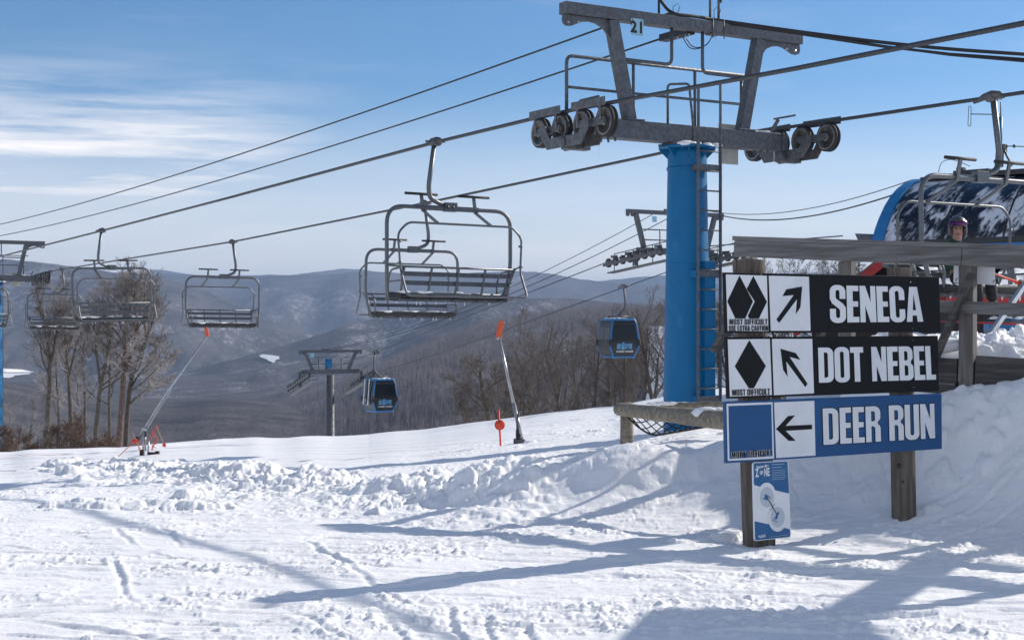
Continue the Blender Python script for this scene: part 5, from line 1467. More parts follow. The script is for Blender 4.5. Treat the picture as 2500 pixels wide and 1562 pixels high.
def cabin(label):
    t = thing('gondola_cabin', label, 'gondola cabin', group='blue and black gondola cabins')
    g = MB(); g.bar((0, -.42, .03), (0, .42, .03), .16, .16); g.box((-.02, 0, .12), (.2, .4, .16)); g.tube([(-.10, -.35, .02), (-.32, -.30, .10)], .05, 8); g.tube([(-.10, .35, .02), (-.3, .32, .16)], .05, 8)
    g.build('grip', 'steel_light', t)
    h = MB(); h.tube(rounded([(-.10, 0, 0), (-.22, 0, -.95), (-.10, 0, -1.25), (.30, 0, -1.60)], .3, 6), .062, 10); h.build('hanger', 'steel', t)
    CX = .30
    lev = [(-1.72, .64, .72), (-1.80, .80, .86), (-2.02, .88, .93), (-2.90, 1.03, 1.00), (-3.35, 1.02, .99), (-3.88, .76, .84), (-3.95, .70, .78)]
    def section(hx, hy, z, c=.13):
        p = []
        for sx, sy, a0 in ((1, -1, -90), (1, 1, 0), (-1, 1, 90), (-1, -1, 180)):
            p += [(CX + sx * (hx - c) + c * cos(RAD(a0 + a)), sy * (hy - c) + c * sin(RAD(a0 + a)), z) for a in (0, 30, 60, 90)]
        return p
    b = MB(); vs = []
    for z, hx, hy in lev: vs += section(hx, hy, z)
    n = 16; k = len(lev)
    b.add(vs, [(i * n + j, i * n + (j + 1) % n, (i + 1) * n + (j + 1) % n, (i + 1) * n + j) for i in range(k - 1) for j in range(n)] + [tuple(range(n))[::-1], tuple((k - 1) * n + j for j in range(n))])
    body = b.build('body', 'shell_black', t)
    f = MB()
    for sx in (-1, 1):
        for sy in (-1, 1):
            f.tube([(CX + sx * (hx - .045), sy * (hy - .045), z) for z, hx, hy in lev], .062, 8)
    for z, hx, hy in (lev[1], lev[5]):
        f.tube(section(hx + .004, hy + .004, z), .055, 6, closed=True)
    f.build('frame', 'blue_trim', body)
    for sx in (-1, 1):
        for sy in (-1, 1):
            bp = MB(); bp.ball((CX + sx * .99, sy * .96, -3.08), .13, 10, 0, (.9, .9, 1.7)); bp.build('bumper', 'rubber', body)
    def pane(face, w0, w1, za, zb, name='window'):
        def lv(z, i): return float(np.interp(-z, [-q[0] for q in lev], [q[i] for q in lev]))
        m = MB(); zs = np.linspace(za, zb, 6); q = []
        for z in zs:
            hx, hy = lv(z, 1) + .006, lv(z, 2) + .006
            for w in (w0, w1):
                if face == '-y': q.append((CX + w * (hx - .16), -hy, z))
                if face == '+y': q.append((CX - w * (hx - .16), hy, z))
                if face == '-x': q.append((CX - hx, -w * (hy - .16), z))
                if face == '+x': q.append((CX + hx, w * (hy - .16), z))
        m.add(q, [(2 * i, 2 * i + 1, 2 * i + 3, 2 * i + 2) for i in range(5)], 0, False)
        return m.build(name, 'glass_dark', body, fix=False)
    for fc in ('-y', '+y'): pane(fc, -1, 1, -1.92, -3.0)
    for fc in ('-x', '+x'):
        pane(fc, -1, -.03, -1.92, -3.55); pane(fc, .03, 1, -1.92, -3.55)
    lg = body
    board_text('BELLEAYRE', lg, [(CX - .53, -3.14), (CX + .53, -3.14), (CX + .50, -3.43), (CX - .56, -3.43)], -1.006, 'logo_blue', 'logo_lettering', .07)
    o_ = board_text('BELLEAYRE', lg, [(-CX - .53, -3.14), (-CX + .53, -3.14), (-CX + .50, -3.43), (-CX - .56, -3.43)], -1.006, 'logo_blue', 'logo_lettering', .07)
    o_.rotation_euler = (0, 0, pi)
    for ll in (0, 1):
        mm = MB()
        for dx in (-.155, -.07):
            if ll == 0: mm.box((CX + dx, -1.008, -3.28), (.05, .004, .44))
            else: mm.box((CX - dx, 1.008, -3.28), (.05, .004, .44))
        mm.build('logo_lettering', 'logo_blue', lg)
    for rot, sg in ((0, 1), (pi, -1)):
        o2 = glyph_text('CATSKILL THUNDER', lg, Matrix.Translation((sg * CX, -.985, -3.58)) @ Matrix.Rotation(RAD(90), 4, 'X'), .09, 'sign_white', 'logo_lettering', bold=.004)
        o2.rotation_euler = (0, 0, rot)
    r = MB(); r.box((CX - 1.10, -.2, -3.3), (.14, .62, .36)); r.box((CX - 1.12, .35, -3.25), (.10, .3, .3)); rk = r.build('ski_rack', 'pole_alu', t, bevel=.01)
    ro = MB(); ro.tube([(CX - .5, -.4, -1.62), (CX + .5, -.4, -1.62)], .04, 8); ro.tube([(CX - .5, .4, -1.62), (CX + .5, .4, -1.62)], .04, 8)
    for sx in (-.45, .45): ro.tube([(CX + sx, -.5, -1.74), (CX + sx, -.4, -1.60), (CX + sx, .4, -1.60), (CX + sx, .5, -1.74)], .03, 6)
    ro.box((CX, 0, -1.66), (.5, .3, .14)); ro.build('roof_mount', 'steel_dark', t)
    sn = MB(); rr = random.Random(4)
    for q in range(26): sn.ball((CX + rr.uniform(-.6, .6), rr.uniform(-.75, .65), -1.74), rr.uniform(.08, .16), 8, 0, (1.6, 1.3, .45))
    tag(sn.build('roof_snow', 'snow_bit', t), kind='stuff')
    return t
mat('logo_blue', (.16, .42, .68), (.13, .36, .6), 10, rough=.45)
cb = cabin('upper blue and black gondola cabin hanging just left of the near blue tower')
cb.scale = (.86, .86, .97); cb.location = grope(1, 8.0); cb.rotation_euler = (0, 0, RAD(LA + 170))
c2 = copy_tree(cb); c2.location = grope(-1, 28.2); c2.rotation_euler = (0, 0, RAD(LA)); c2['label'] = 'lower gondola cabin with skis in its side rack beside the far grey tower'
sk = thing('pair_of_skis', 'skis and poles standing in the side rack of the lower gondola cabin', 'skis', c2.location, LA); sk.scale = (.86, .86, .97)
for dx, dy, L, m_ in ((-.86, -.38, 1.7, 'white_plastic'), (-.90, -.18, 1.75, 'rubber'), (-.86, .06, 1.6, 'steel_light'), (-.9, .3, 1.65, 'white_plastic')):
    mb = MB(); mb.bar((dx - .02, dy, -3.45), (dx - .02 + .16, dy + .02, -3.45 + L), .09, .025, up=(1, 0, 0)); mb.build('ski', m_, sk)

# ------------------------------------------------------------------ top terminal with its curved, snow streaked roof
def streak_material():
    m = bpy.data.materials.new('snowy_glass'); m.use_nodes = True
    nt = m.node_tree; b = nt.nodes['Principled BSDF']
    tc = nt.nodes.new("ShaderNodeTexCoord").outputs['Object']
    mp = nt.nodes.new("ShaderNodeMapping"); nt.links.new(tc, mp.inputs[0]); mp.inputs['Rotation'].default_value = (0, RAD(-14), RAD(16)); tcr = mp.outputs[0]
    f1 = _noise(nt, tcr, 3.2, 10, .76, (1.5, .34, .46), .35)
    f2 = _noise(nt, tc, .8, 4, .6, (.9, .6, .9))
    a = nt.nodes.new("ShaderNodeMath"); a.operation = 'MULTIPLY_ADD'; nt.links.new(f2, a.inputs[0]); a.inputs[1].default_value = 1.15; nt.links.new(f1, a.inputs[2])
    k = _range(nt, a.outputs[0], 1.03, 1.13)
    c = _mix(nt, k, (.006, .010, .022), (.62, .65, .70))
    nt.links.new(c, b.inputs['Base Color'])
    nt.links.new(_range(nt, k, 0, 1, .12, .8), b.inputs['Roughness'])
    bn = nt.nodes.new("ShaderNodeBump"); bn.inputs['Strength'].default_value = .8; bn.inputs['Distance'].default_value = .04
    nt.links.new(k, bn.inputs['Height']); nt.links.new(bn.outputs[0], b.inputs['Normal'])
    MATS['snowy_glass'] = m
streak_material()
tb = P(2132, 590, 42)
term = thing('lift_terminal', 'lift terminal with a curved snow streaked dark roof and blue end rib', 'lift terminal', (tb.x, tb.y, gz(tb.x, tb.y)), -41.35)
hb = tb.z - term.location.z
PR = [(0, 0), (.18, .34), (.42, .67), (.78, 1.06), (1.2, 1.4), (1.6, 1.63), (2.0, 1.80), (2.6, 1.97), (3.6, 2.05), (4.6, 2.0), (5.6, 1.7), (6.4, 1.15), (6.9, 0)]
def loft(x0, x1, grow, m_, name, a=0, b=None, par=term):
    pr = PR[a:b]; mb = MB(); cx_, cz_ = 3.45, 0
    q = [(cx_ + (y - cx_) * grow, z * grow) for y, z in pr]; n = len(q)
    vs = [(x0, y, hb + z) for y, z in q] + [(x1, y, hb + z) for y, z in q]
    mb.add(vs, [(i, i + 1, n + i + 1, n + i) for i in range(n - 1)], 0, True)
    mb.add(vs, [tuple(range(n))[::-1], tuple(range(n, 2 * n))], 0, False)
    return mb.build(name, m_, par)
shell = loft(.30, 15, 1.0, 'snowy_glass', 'roof_shell')
loft(0, .34, 1.03, 'blue_trim', 'end_rib')
for x in (2.1, 3.9, 5.7, 7.5, 9.3): loft(x, x + .05, 1.006, 'shell_black', 'seam')
mb = MB(); mb.box((7.6, .06, hb - .08), (14.7, .10, .17)); mb.build('sill_strip', 'shell_black', term)
mb = MB(); mb.box((7.6, .25, hb - .50), (14.7, .5, .66)); mb.box((7.6, 6.6, hb - .4), (14.7, .5, .8)); mb.box((7.6, 3.4, hb - .62), (14.6, 6.2, .3)); mb.build('lower_band', 'blue_trim', term, bevel=.01)
mb = MB(); mb.box((7.6, 2.45, hb + 1.99), (14.4, .36, .10)); mb.box((7.6, 3.2, hb + 2.11), (14.2, .7, .08)); mb.build('ridge_trim', 'shell_black', term)
mb = MB(); mb.box((1.9, 2.6, hb + 2.13), (1.1, .22, .12)); mb.box((1.55, 2.6, hb + 2.22), (.22, .2, .12)); mb.build('roof_box', 'shell_black', term)
mb = MB()
for x in (3, 9): mb.lathe([(.45, -.5), (.4, hb - .7)], 'z', (x, 3.4, 0), 20)
mb.build('column', 'blue_paint', term)
tl = lambda x, y, Y: (Matrix.Rotation(RAD(41.35), 3, 'Z') @ (P(x, y, Y) - Vector(term.location)))
mb = MB(); mb.tube([tl(2437, 408, 38), tl(2440, 345, 38), tl(2443, 286, 38)], [.10, .075, .05], 10); ms = mb.build('antenna_mast', 'blue_paint', term)
mb = MB(); mb.tube([tl(2443, 290, 38), tl(2443, 250, 38)], .018, 6); mb.tube([tl(2371, 279, 38), tl(2442, 280, 38)], .014, 6)
mb.tube(rounded_loop([tl(2365, 260, 38), tl(2371, 260, 38), tl(2370, 308, 38), tl(2363, 308, 38)], .04, 4), .010, 6, closed=True)
mb.tube(rounded([tl(2440, 280, 38), tl(2444, 283, 38), tl(2440, 294, 38), tl(2430, 300, 38)], .1, 5), .007, 5); mb.build('antenna', 'steel', ms)
mb = MB(); ap = tl(2449, 362, 38)
for x, y, Y in ((2432, 396, 37.4), (2437, 406, 38), (2447, 407, 38.4), (2470, 405, 37.6)): mb.tube([ap, tl(x, y, Y)], .030, 6)
mb.box(ap, (.16, .16, .20)); mb.tube([ap + Vector((0, 0, .08)), tl(2462, 357, 38), tl(2560, 360, 38)], .014, 6)
for x in (2457, 2476): mb.ball(tl(x, 357, 38), .05, 8)
mb.build('tripod', 'steel_dark', term)
mb = MB(); mb.tube(rounded([tl(2291, 421, 41), tl(2297, 396, 41), tl(2320, 388, 41), tl(2345, 396, 41), tl(2368, 406, 41)], .6, 6), .010, 5); mb.build('wire', 'cable_black', term)
mb = MB(); q = [tl(*p) for p in ((2087, 570, 42.4), (2108, 571, 42.4), (2140, 584, 42.2), (2140, 600, 42.2), (2094, 586, 42.4))]; dv = Vector((.3, .8, 0)); n = len(q)
mb.add(q + [p + dv for p in q], [tuple(range(n)), tuple(range(n, 2 * n))[::-1]] + [(i, (i + 1) % n, n + (i + 1) % n, n + i) for i in range(n)]); mb.build('wheel_guard', 'steel_light', term)

# ------------------------------------------------------------------ red operator hut and low shed under it
ho = P(2175, 615, 29.5); hz = gz(ho.x, ho.y)
hut = thing('operator_hut', 'small hut with red gable boards and dark opening behind the railing', 'hut', (ho.x, ho.y, hz), -24)
ah = ho.z - hz; hw_, dr = 1.9, 1.5
mb = MB(); mb.prism([(-hw_ + .2, -.3), (hw_ - .2, -.3), (hw_ - .2, ah - dr), (0, ah - .18), (-hw_ + .2, ah - dr)], (0, .25, 0), (1, 0, 0), (0, 0, 1), (0, 3.2, 0)); mb.build('wall', 'brown_board', hut)
for sx in (-1, 1):
    mb = MB(); mb.bar((0, 1.75, ah + .02), (sx * (hw_ + .1), 1.75, ah - dr - .06), 3.7, .07); mb.build('roof', 'shingle', hut)
    mb = MB(); mb.bar((0, -.12, ah - .10), (sx * (hw_ + .1), -.12, ah - dr - .18), .04, .19); mb.build('rake_board', 'red_paint', hut, bevel=.004)
mb = MB(); mb.box((0, .235, ah - .9), (1.1, .02, .9)); mb.build('opening', 'digit_black', hut)
so = P(2420, 731, 24.5); sz = gz(so.x, so.y)
shed = thing('snowy_shed', 'low shed with snow on its shingle roof and a red eave board at the right', 'shed', (so.x, so.y, sz), 4)
eh = so.z - sz
mb = MB(); mb.box((1.2, 1.5, eh / 2 - .3), (3.8, 2.8, eh + .4)); mb.build('wall', 'brown_board', shed)
mb = MB(); mb.bar((1.2, -.12, eh + .10), (1.2, 3.2, eh + .72), 4.1, .06); rf = mb.build('roof', 'shingle', shed)
mb = MB(); mb.box((1.2, -.09, eh + .0), (4.05, .04, .25)); mb.build('eave_board', 'red_paint', shed, bevel=.004)
mb = MB(); mb.box((1.55, .085, eh - .55), (.7, .04, .9)); mb.build('door', 'red_paint', shed)
def roof_snow(X, Y): return eh + .14 + (Y + .12) * .187 + .16 * sstep(.15, .6, Y) * (1 + .5 * fbm(X * 1.5, Y * 1.5, 4, 7)) + .05 * fbm(X * 5, Y * 5, 3, 8) * sstep(.1, .3, Y)
lumpy('roof_snow', -.8, 3.2, .12, 3.2, roof_snow, shed, 80, 60)
st = P(2450, 800, 17); sz2 = gz(st.x, st.y)
stair = thing('metal_stair', 'grey metal stair stringers slanting up behind the platform rail at the right edge', 'stair', (st.x, st.y, sz2))
so_ = Vector(stair.location)
for a, b, w in (((2392, 852), (2520, 668), .07), ((2420, 858), (2530, 786), .05)):
    mb = MB(); mb.bar(P(*a, 16.5) - so_, P(*b, 18.2) - so_, .05, w); mb.build('stringer', 'pole_alu', stair, bevel=.004)
for q in range(3):
    mb = MB(); mb.box(P(2430 + 30 * q, 835 - 25 * q, 17 + .4 * q) - so_, (.5, .22, .03)); mb.build('tread', 'steel', stair)
mb = MB(); pc = P(2462, 806, 20); pad_o = Vector((pc.x, pc.y, gz(pc.x, pc.y)))
pad = thing('padded_cover', 'blue padded cover dusted with snow under the platform mid rail', 'pad', pad_o)
mb.box(pc - pad_o, (.62, .4, .34)); mb.build('cover', 'blue_trim', pad, bevel=.08)
mb = MB(); rr = random.Random(9)
for q in range(10): mb.ball(pc - pad_o + Vector((rr.uniform(-.3, .3), rr.uniform(-.2, .1), .17)), rr.uniform(.03, .06), 8, 0, (1.4, 1.2, .5))
tag(mb.build('cover_snow', 'snow_bit', pad), kind='stuff')
fr = thing('steel_bracket', 'grey steel triangle bracket seen just right of the white sign sheet', 'bracket', (P(2445, 690, 22).x, 22, gz(P(2445, 690, 22).x, 22)))
fo = Vector(fr.location); mb = MB()
for a, b in (((2432, 664), (2456, 634)), ((2456, 634), (2466, 672)), ((2425, 662), (2462, 654)), ((2430, 700), (2432, 640)), ((2466, 672), (2470, 800)), ((2432, 640), (2430, 830))): mb.bar(P(*a, 22) - fo, P(*b, 22) - fo, .05, .06, up=(0, 1, 0))
mb.build('frame', 'steel', fr)
mb = MB(); mb.tube(rounded([P(2440, 652, 22) - fo, P(2470, 644, 22) - fo, P(2600, 652, 22) - fo], .3, 5), .03, 8); mb.build('rail_pipe', 'steel_dark', fr)

# ------------------------------------------------------------------ skier riding the right hand chair
def skin(name, pts, edges, m_, parent, sub=2):
    me = bpy.data.meshes.new(name); me.from_pydata([p[0] for p in pts], edges, [])
    o = bpy.data.objects.new(name, me); COL.objects.link(o)
    s_ = o.modifiers.new('skin', 'SKIN'); s_.use_smooth_shade = True
    for v, p in zip(me.skin_vertices[0].data, pts):
        r = p[1] if isinstance(p[1], tuple) else (p[1], p[1]); v.radius = r
    me.skin_vertices[0].data[0].use_root = True
    d = o.modifiers.new('sub', 'SUBSURF'); d.levels = sub; d.render_levels = sub
    bpy.context.view_layer.update()
    m2 = bpy.data.meshes.new_from_object(o.evaluated_get(bpy.context.evaluated_depsgraph_get()))
    bpy.data.objects.remove(o); m2.materials.clear(); m2.materials.append(MATS[m_])
    q = bpy.data.objects.new(name, m2); COL.objects.link(q); q.parent = parent
    for p in m2.polygons: p.use_smooth = True
    return q
def build_skier():
    c = rope_pt(1, -4.06); R = Matrix.Rotation(RAD(LA + 180), 3, 'Z')
    o = c + R @ Vector((.70, .02, -2.60))
    p = thing('person', 'skier in green jacket, dark helmet and purple goggles seated on the right hand chair', 'person', o, LA + 180)
    p.scale = (.92, .92, .92)
    B = [((0, -.02, .12), (.15, .12)), ((0, -.06, .30), (.14, .11)), ((0, -.06, .48), (.155, .11)), ((0, -.03, .61), (.07, .06)), ((0, 0, .70), (.062, .065)), ((.022, .022, .80), (.086, .086)), ((.012, .012, .90), (.078, .078))]
    E = [(i, i + 1) for i in range(6)]
    for sx in (-1, 1):
        k = len(B)
        B += [((sx * .19, -.05, .56), .065), ((sx * .30, .06, .33), .05), ((sx * .19, .30, .24), .036), ((sx * .15, .37, .23), .035)]
        E += [(2, k), (k, k + 1), (k + 1, k + 2), (k + 2, k + 3)]
        k = len(B)
        B += [((sx * .10, .08, .09), .085), ((sx * .14, .46, .10), .068), ((sx * .14, .50, -.32), .052), ((sx * .15, .63, -.38), .045)]
        E += [(0, k), (k, k + 1), (k + 1, k + 2), (k + 2, k + 3)]
    body = skin('body', B, E, 'skin', p)
    J = [((0, -.01, .14), (.185, .165)), ((0, -.06, .31), (.185, .15)), ((0, -.06, .48), (.195, .14)), ((0, -.04, .60), (.12, .10)), ((0, -.01, .695), (.098, .096))]
    E = [(0, 1), (1, 2), (2, 3), (3, 4)]
    for sx in (-1, 1):
        k = len(J); J += [((sx * .20, -.05, .555), .092), ((sx * .34, .05, .33), .08), ((sx * .21, .29, .24), .058)]
        E += [(2, k), (k, k + 1), (k + 1, k + 2)]
    skin('jacket', J, E, 'jacket_green', p)
    L = [((0, .0, .11), (.16, .12))]; E = []
    for sx in (-1, 1):
        k = len(L); L += [((sx * .11, .10, .10), .11), ((sx * .15, .47, .105), .092), ((sx * .15, .51, -.26), .082)]
        E += [(0, k), (k, k + 1), (k + 1, k + 2)]
    skin('trousers', L, E, 'pants_black', p)
    for sx in (-1, 1):
        skin('boot', [((sx * .15, .50, -.20), .075), ((sx * .15, .51, -.36), .07), ((sx * .15, .62, -.42), (.06, .05)), ((sx * .15, .74, -.44), (.055, .035))], [(0, 1), (1, 2), (2, 3)], 'rubber', p)
        G_ = [((sx * .20, .31, .235), .042), ((sx * .17, .37, .225), (.05, .032))]; E = [(0, 1)]
        for f in range(4):
            k = len(G_); u = (f - 1.5) * .024; ln = (.062, .075, .07, .055)[f]
            G_ += [((sx * (.155) + u * .2, .40 + .0, .225 + u), .013), ((sx * .13, .40 + ln * .55, .215 + u), .0125), ((sx * .10, .40 + ln * .5, .20 + u), .011)]
            E += [(1, k), (k, k + 1), (k + 1, k + 2)]
        k = len(G_); G_ += [((sx * .15, .35, .265), .014), ((sx * .12, .38, .28), .012)]; E += [(1, k), (k, k + 1)]
        skin('glove', G_, E, 'rubber', p, 1)
    # helmet, goggles, face
    hc = Vector((0, .01, .885))
    HR = Matrix.Rotation(RAD(-44), 4, 'Z')                 # head turned towards the viewer
    def head_part(mb, name, m_, par):
        mb.v = [tuple(HR @ Vector(v)) for v in mb.v]
        return mb.build(name, m_, par)
    mb = MB(); n = 28; k = 12; vs = []
    for i in range(k + 1):
        th = (pi * .74) * i / k
        for j in range(n):
            a = 2 * pi * j / n
            q = Vector((.132 * sin(th) * cos(a), .152 * sin(th) * sin(a), .135 * cos(th)))
            if q.y > .02: q.z = max(q.z, -.028)
            elif q.z < -.05: q.x *= 1.0
            vs.append(hc + q)
    mb.add(vs, [(i * n + j, (i + 1) * n + j, (i + 1) * n + (j + 1) % n, i * n + (j + 1) % n) for i in range(k) for j in range(n)], 0, True)
    for sx in (-1, 1): mb.ball(hc + Vector((sx * .108, .01, -.075)), .062, 10, 0, (.5, 1, 1.5))
    hel = head_part(mb, 'helmet', 'helmet_grey', p)
    mb = MB(); vs = []
    for i in range(5):
        z = -.028 + .064 * i / 4; bul = .006 + .016 * sin(pi * i / 4)
        for j in range(13):
            a = RAD(34 + 112 * j / 12); vs.append(hc + Vector(((.134 + bul) * cos(a), (.155 + bul) * sin(a), z + .01)))
    mb.add(vs, [(i * 13 + j, i * 13 + j + 1, (i + 1) * 13 + j + 1, (i + 1) * 13 + j) for i in range(4) for j in range(12)], 0, True)
    gg = head_part(mb, 'goggles', 'goggle_lens', hel)
    mb = MB(); mb.tube([hc + Vector((.138 * cos(a),   .158 * sin(a), .015)) for a in np.linspace(0, 2 * pi, 36)[:-1]], .013, 6, closed=True); head_part(mb, 'goggle_strap', 'rubber', gg)
    mb = MB(); mb.ball((0, .142, .795), .016, 10, 0, (.9, 1.3, 1.6)); head_part(mb, 'nose', 'skin', body)
    mb = MB(); mb.ball((0, .122, .745), .024, 10, 0, (1.15, .5, .28)); head_part(mb, 'mouth', 'lip', body)
    mb = MB()
    for sx in (-1, 1): mb.ball((sx * .034, .118, .825), .012, 8, 0, (1.3, .6, .8))
    head_part(mb, 'eye', 'eye_dark', body)
    mb = MB(); mb.ball((0, .075, .715), .05, 10, 0, (.95, .9, .6)); head_part(mb, 'chin', 'skin', body)
    # skis on the boots, poles in hand: things of their own
    k_ = thing('pair_of_skis', 'pair of skis worn by the skier on the right hand chair', 'skis', o, LA + 180)
    for sx in (-1, 1):
        mb = MB(); mb.bar((sx * .15, -.15, -.49), (sx * .15, 1.30, -.53), .075, .018); mb.tube([(sx * .15, 1.28, -.53), (sx * .15, 1.40, -.49)], [.03, .012], 8); mb.build('ski', 'red_paint', k_)
        mb = MB(); mb.box((sx * .15, .58, -.475), (.07, .34, .035)); mb.build('binding', 'rubber', k_)
    pl = thing('pair_of_ski_poles', 'red ski poles held across the lap of the seated skier', 'ski poles', o, LA + 180)
    for dz in (0, .03):
        mb = MB(); mb.tube([(.25, .42, .25 + dz), (-.78, .46, .02 - dz)], .010, 8); mb.build('pole', 'orange_red', pl)
        mb = MB(); mb.lathe([(.045, -.004), (.045, .004)], 'x', (-.70, .46, .035 - dz), 12); mb.build('basket', 'bamboo', pl)
build_skier()

# ------------------------------------------------------------------ bare winter trees
def tree_mesh(H, seed, lean=0.0, fork=.35, spread=1.0, dens=1.0, r0=None, nlimb=8, multi=1, spines=None):
    rg = random.Random(seed)
    big, small = [], []
    def grow(p, d, L, r, lvl):
        n = (9, 6, 5, 3, 2)[lvl]; step = L / n
        d = d.normalized(); end = r * (.42, .38, .35, .4, .5)[lvl]
        path = [(p.copy(), r)]
        for i in range(n):
            w = (.06, .16, .20, .20, .18)[lvl]
            d = (d + Vector((rg.gauss(0, w), rg.gauss(0, w), rg.gauss(0, w * .7) + (.02, .09, .09, .06, .04)[lvl]))).normalized()
            p = p + d * step; path.append((p.copy(), r + (end - r) * (i + 1) / n))
        for i in range(n):
            (big if lvl < 2 else small).append((path[i][0], path[i + 1][0], path[i][1], path[i + 1][1]))
        if lvl == 4: return
        nc = (nlimb, 8, 6, 5)[lvl]; nc = max(2, int(nc * dens * rg.uniform(.8, 1.2)))
        low = 5 if (lvl == 0 and fork > .6) else 0
        for k in range(nc + low):
            t = rg.uniform(.42, .82) if k >= nc else (fork if lvl == 0 else .22) + (1 - (fork if lvl == 0 else .22)) * ((k + rg.random()) / nc)
            t = min(t, .99); q = t * n; i = int(q); f = q - i
            pp = path[i][0].lerp(path[i + 1][0], f); rr = path[i][1] + (path[i + 1][1] - path[i][1]) * f
            dd = (path[i + 1][0] - path[i][0]).normalized()
            side = dd.orthogonal().normalized(); side.rotate(Matrix.Rotation(rg.uniform(0, 2 * pi), 3, dd))
            ang = RAD(rg.uniform(24, 58) * (spread if lvl == 0 else (1 if spread > .8 else .8)))
            nd = dd * cos(ang) + side * sin(ang)
            frac = ((.50 if fork < .6 else .56), .58, .60, .62)[lvl] * rg.uniform(.7, 1.15)
            ln = L * frac * (1.15 - .55 * (t - fork) / (1 - fork) if lvl == 0 else 1.1 - .5 * t)
            if k >= nc: ln = L * rg.uniform(.10, .24)
            grow(pp, nd, max(ln, .08), min(rr * .5, r * (.33, .40, .5, .5)[lvl]), lvl + 1)
    r = r0 or H * .017
    for sp, ra, rb_, t0, nl, ll in (spines or []):       # trunks whose course is known, with limbs growing from them
        k_ = 14; tot = len(sp) - 1; path = []
        for i in range(k_ + 1):
            q = i / k_ * tot; j = min(int(q), tot - 1); f = q - j
            p0, p1, p2, p3 = sp[max(j - 1, 0)], sp[j], sp[j + 1], sp[min(j + 2, tot)]
            pt = .5 * ((2 * p1) + (p2 - p0) * f + (2 * p0 - 5 * p1 + 4 * p2 - p3) * f * f + (3 * p1 - p0 - 3 * p2 + p3) * f ** 3)
            path.append((pt + Vector((rg.gauss(0, .012), rg.gauss(0, .03), 0)), ra + (rb_ - ra) * i / k_))
        for i in range(k_): big.append((path[i][0], path[i + 1][0], path[i][1], path[i + 1][1]))
        for k in range(nl):
            t = t0 + (1 - t0) * min(.995, (k + rg.random()) / nl); q = t * k_; i = min(int(q), k_ - 1); f = q - i
            pp = path[i][0].lerp(path[i + 1][0], f); rr = path[i][1]
            dd = (path[i + 1][0] - path[i][0]).normalized()
            side = dd.orthogonal().normalized(); side.rotate(Matrix.Rotation(rg.uniform(0, 2 * pi), 3, dd))
            ang = RAD(rg.uniform(22, 60)); nd = dd * cos(ang) + side * sin(ang)
            grow(pp, nd, ll * rg.uniform(.55, 1.1) * (1.1 - .45 * (t - t0) / (1 - t0)), min(rr * .5, .05), 1)
    for m_ in range(0 if spines else multi):
        a = rg.uniform(0, 6.28)
        off = Vector((cos(a), sin(a), 0)) * (.0 if multi == 1 else H * .02)
        grow(off + Vector((0, 0, -.4)), Vector((lean + (rg.gauss(0, .10) if multi > 1 else 0), rg.gauss(0, .04), 1)), H * .80 * rg.uniform(.85, 1), r * (1 if multi == 1 else .75), 0)
    def mesh(name, segs, n):
        a = np.array([s[0][:] for s in segs]); b = np.array([s[1][:] for s in segs])
        ra = np.array([s[2] for s in segs]); rb = np.array([s[3] for s in segs])
        mn = 2.3 if spines else 1.0
        ra = np.maximum(ra, .0045 * mn); rb = np.maximum(rb, .0035 * mn)
        d = b - a; d /= np.linalg.norm(d, axis=1, keepdims=True) + 1e-9
        up = np.where(np.abs(d[:, 2:3]) < .9, np.array([[0, 0, 1.]]), np.array([[1., 0, 0]]))
        u = np.cross(d, up); u /= np.linalg.norm(u, axis=1, keepdims=True); v = np.cross(d, u)
        th = np.arange(n) * 2 * pi / n
        ring = u[:, None] * np.cos(th)[None, :, None] + v[:, None] * np.sin(th)[None, :, None]
        V = np.concatenate([a[:, None] + ring * ra[:, None, None], b[:, None] + ring * rb[:, None, None]], 1)
        N = len(segs); base = np.arange(N)[:, None, None] * 2 * n
        j = np.arange(n); q = np.stack([j, (j + 1) % n, n + (j + 1) % n, n + j], -1)[None]
        Q = (base + q).reshape(-1, 4)
        me = bpy.data.meshes.new(name)
        me.vertices.add(N * 2 * n); me.vertices.foreach_set('co', V.reshape(-1).astype(np.float32))
        m = len(Q); me.loops.add(m * 4); me.loops.foreach_set('vertex_index', Q.reshape(-1).astype(np.int32))
        me.polygons.add(m); me.polygons.foreach_set('loop_start', np.arange(0, m * 4, 4, dtype=np.int32))
        me.polygons.foreach_set('use_smooth', np.ones(m, dtype=bool)); me.update(calc_edges=True)
        return me
    return mesh('trunk', big, 7), mesh('crown', small, 3)
def tree(bx, tx, ty, Y, seed, label, twig='twig_brown', bark='bark', group='bare trees beyond the crest', name='bare_tree', fork=.35, spread=1.0, dens=1.0, r0=None, nlimb=8, multi=1, cat='tree', sink=0.0, spines=None):
    b = P(bx, 781, Y); z0 = gz(b.x, Y) - sink
    top = P(tx, ty, Y); H = max(top.z - z0, .6)
    if spines:
        o_ = Vector((b.x, Y, z0)); SPN = []
        for pts, ra, rb_, t0, nl, ll in spines:
            q = [P(x, y, Y) - o_ for x, y in pts]
            if pts[0][1] > 1080: q = [Vector((q[0].x, 0, -.3))] + q
            SPN.append((q, ra, rb_, t0, nl, ll))
        tm, cm = tree_mesh(H, seed, 0, spines=SPN, dens=dens); k = 1.0
    else:
        tm, cm = tree_mesh(H, seed, (top.x - b.x) / H, fork, spread, dens, r0, nlimb, multi)
        k = H / (max(v.co.z for v in cm.vertices) if len(cm.vertices) else H)
    t = thing(name, label, cat, (b.x, Y, z0), 0, group); t.scale = (k, k, k)
    for nm, me, mm in (('trunk', tm, bark), ('crown', cm, twig)):
        me.materials.append(MATS[mm]); o = bpy.data.objects.new(nm, me); COL.objects.link(o); o.parent = t
    return t
FT = 'frosted trees at the left'
TF = 'twig_frost'
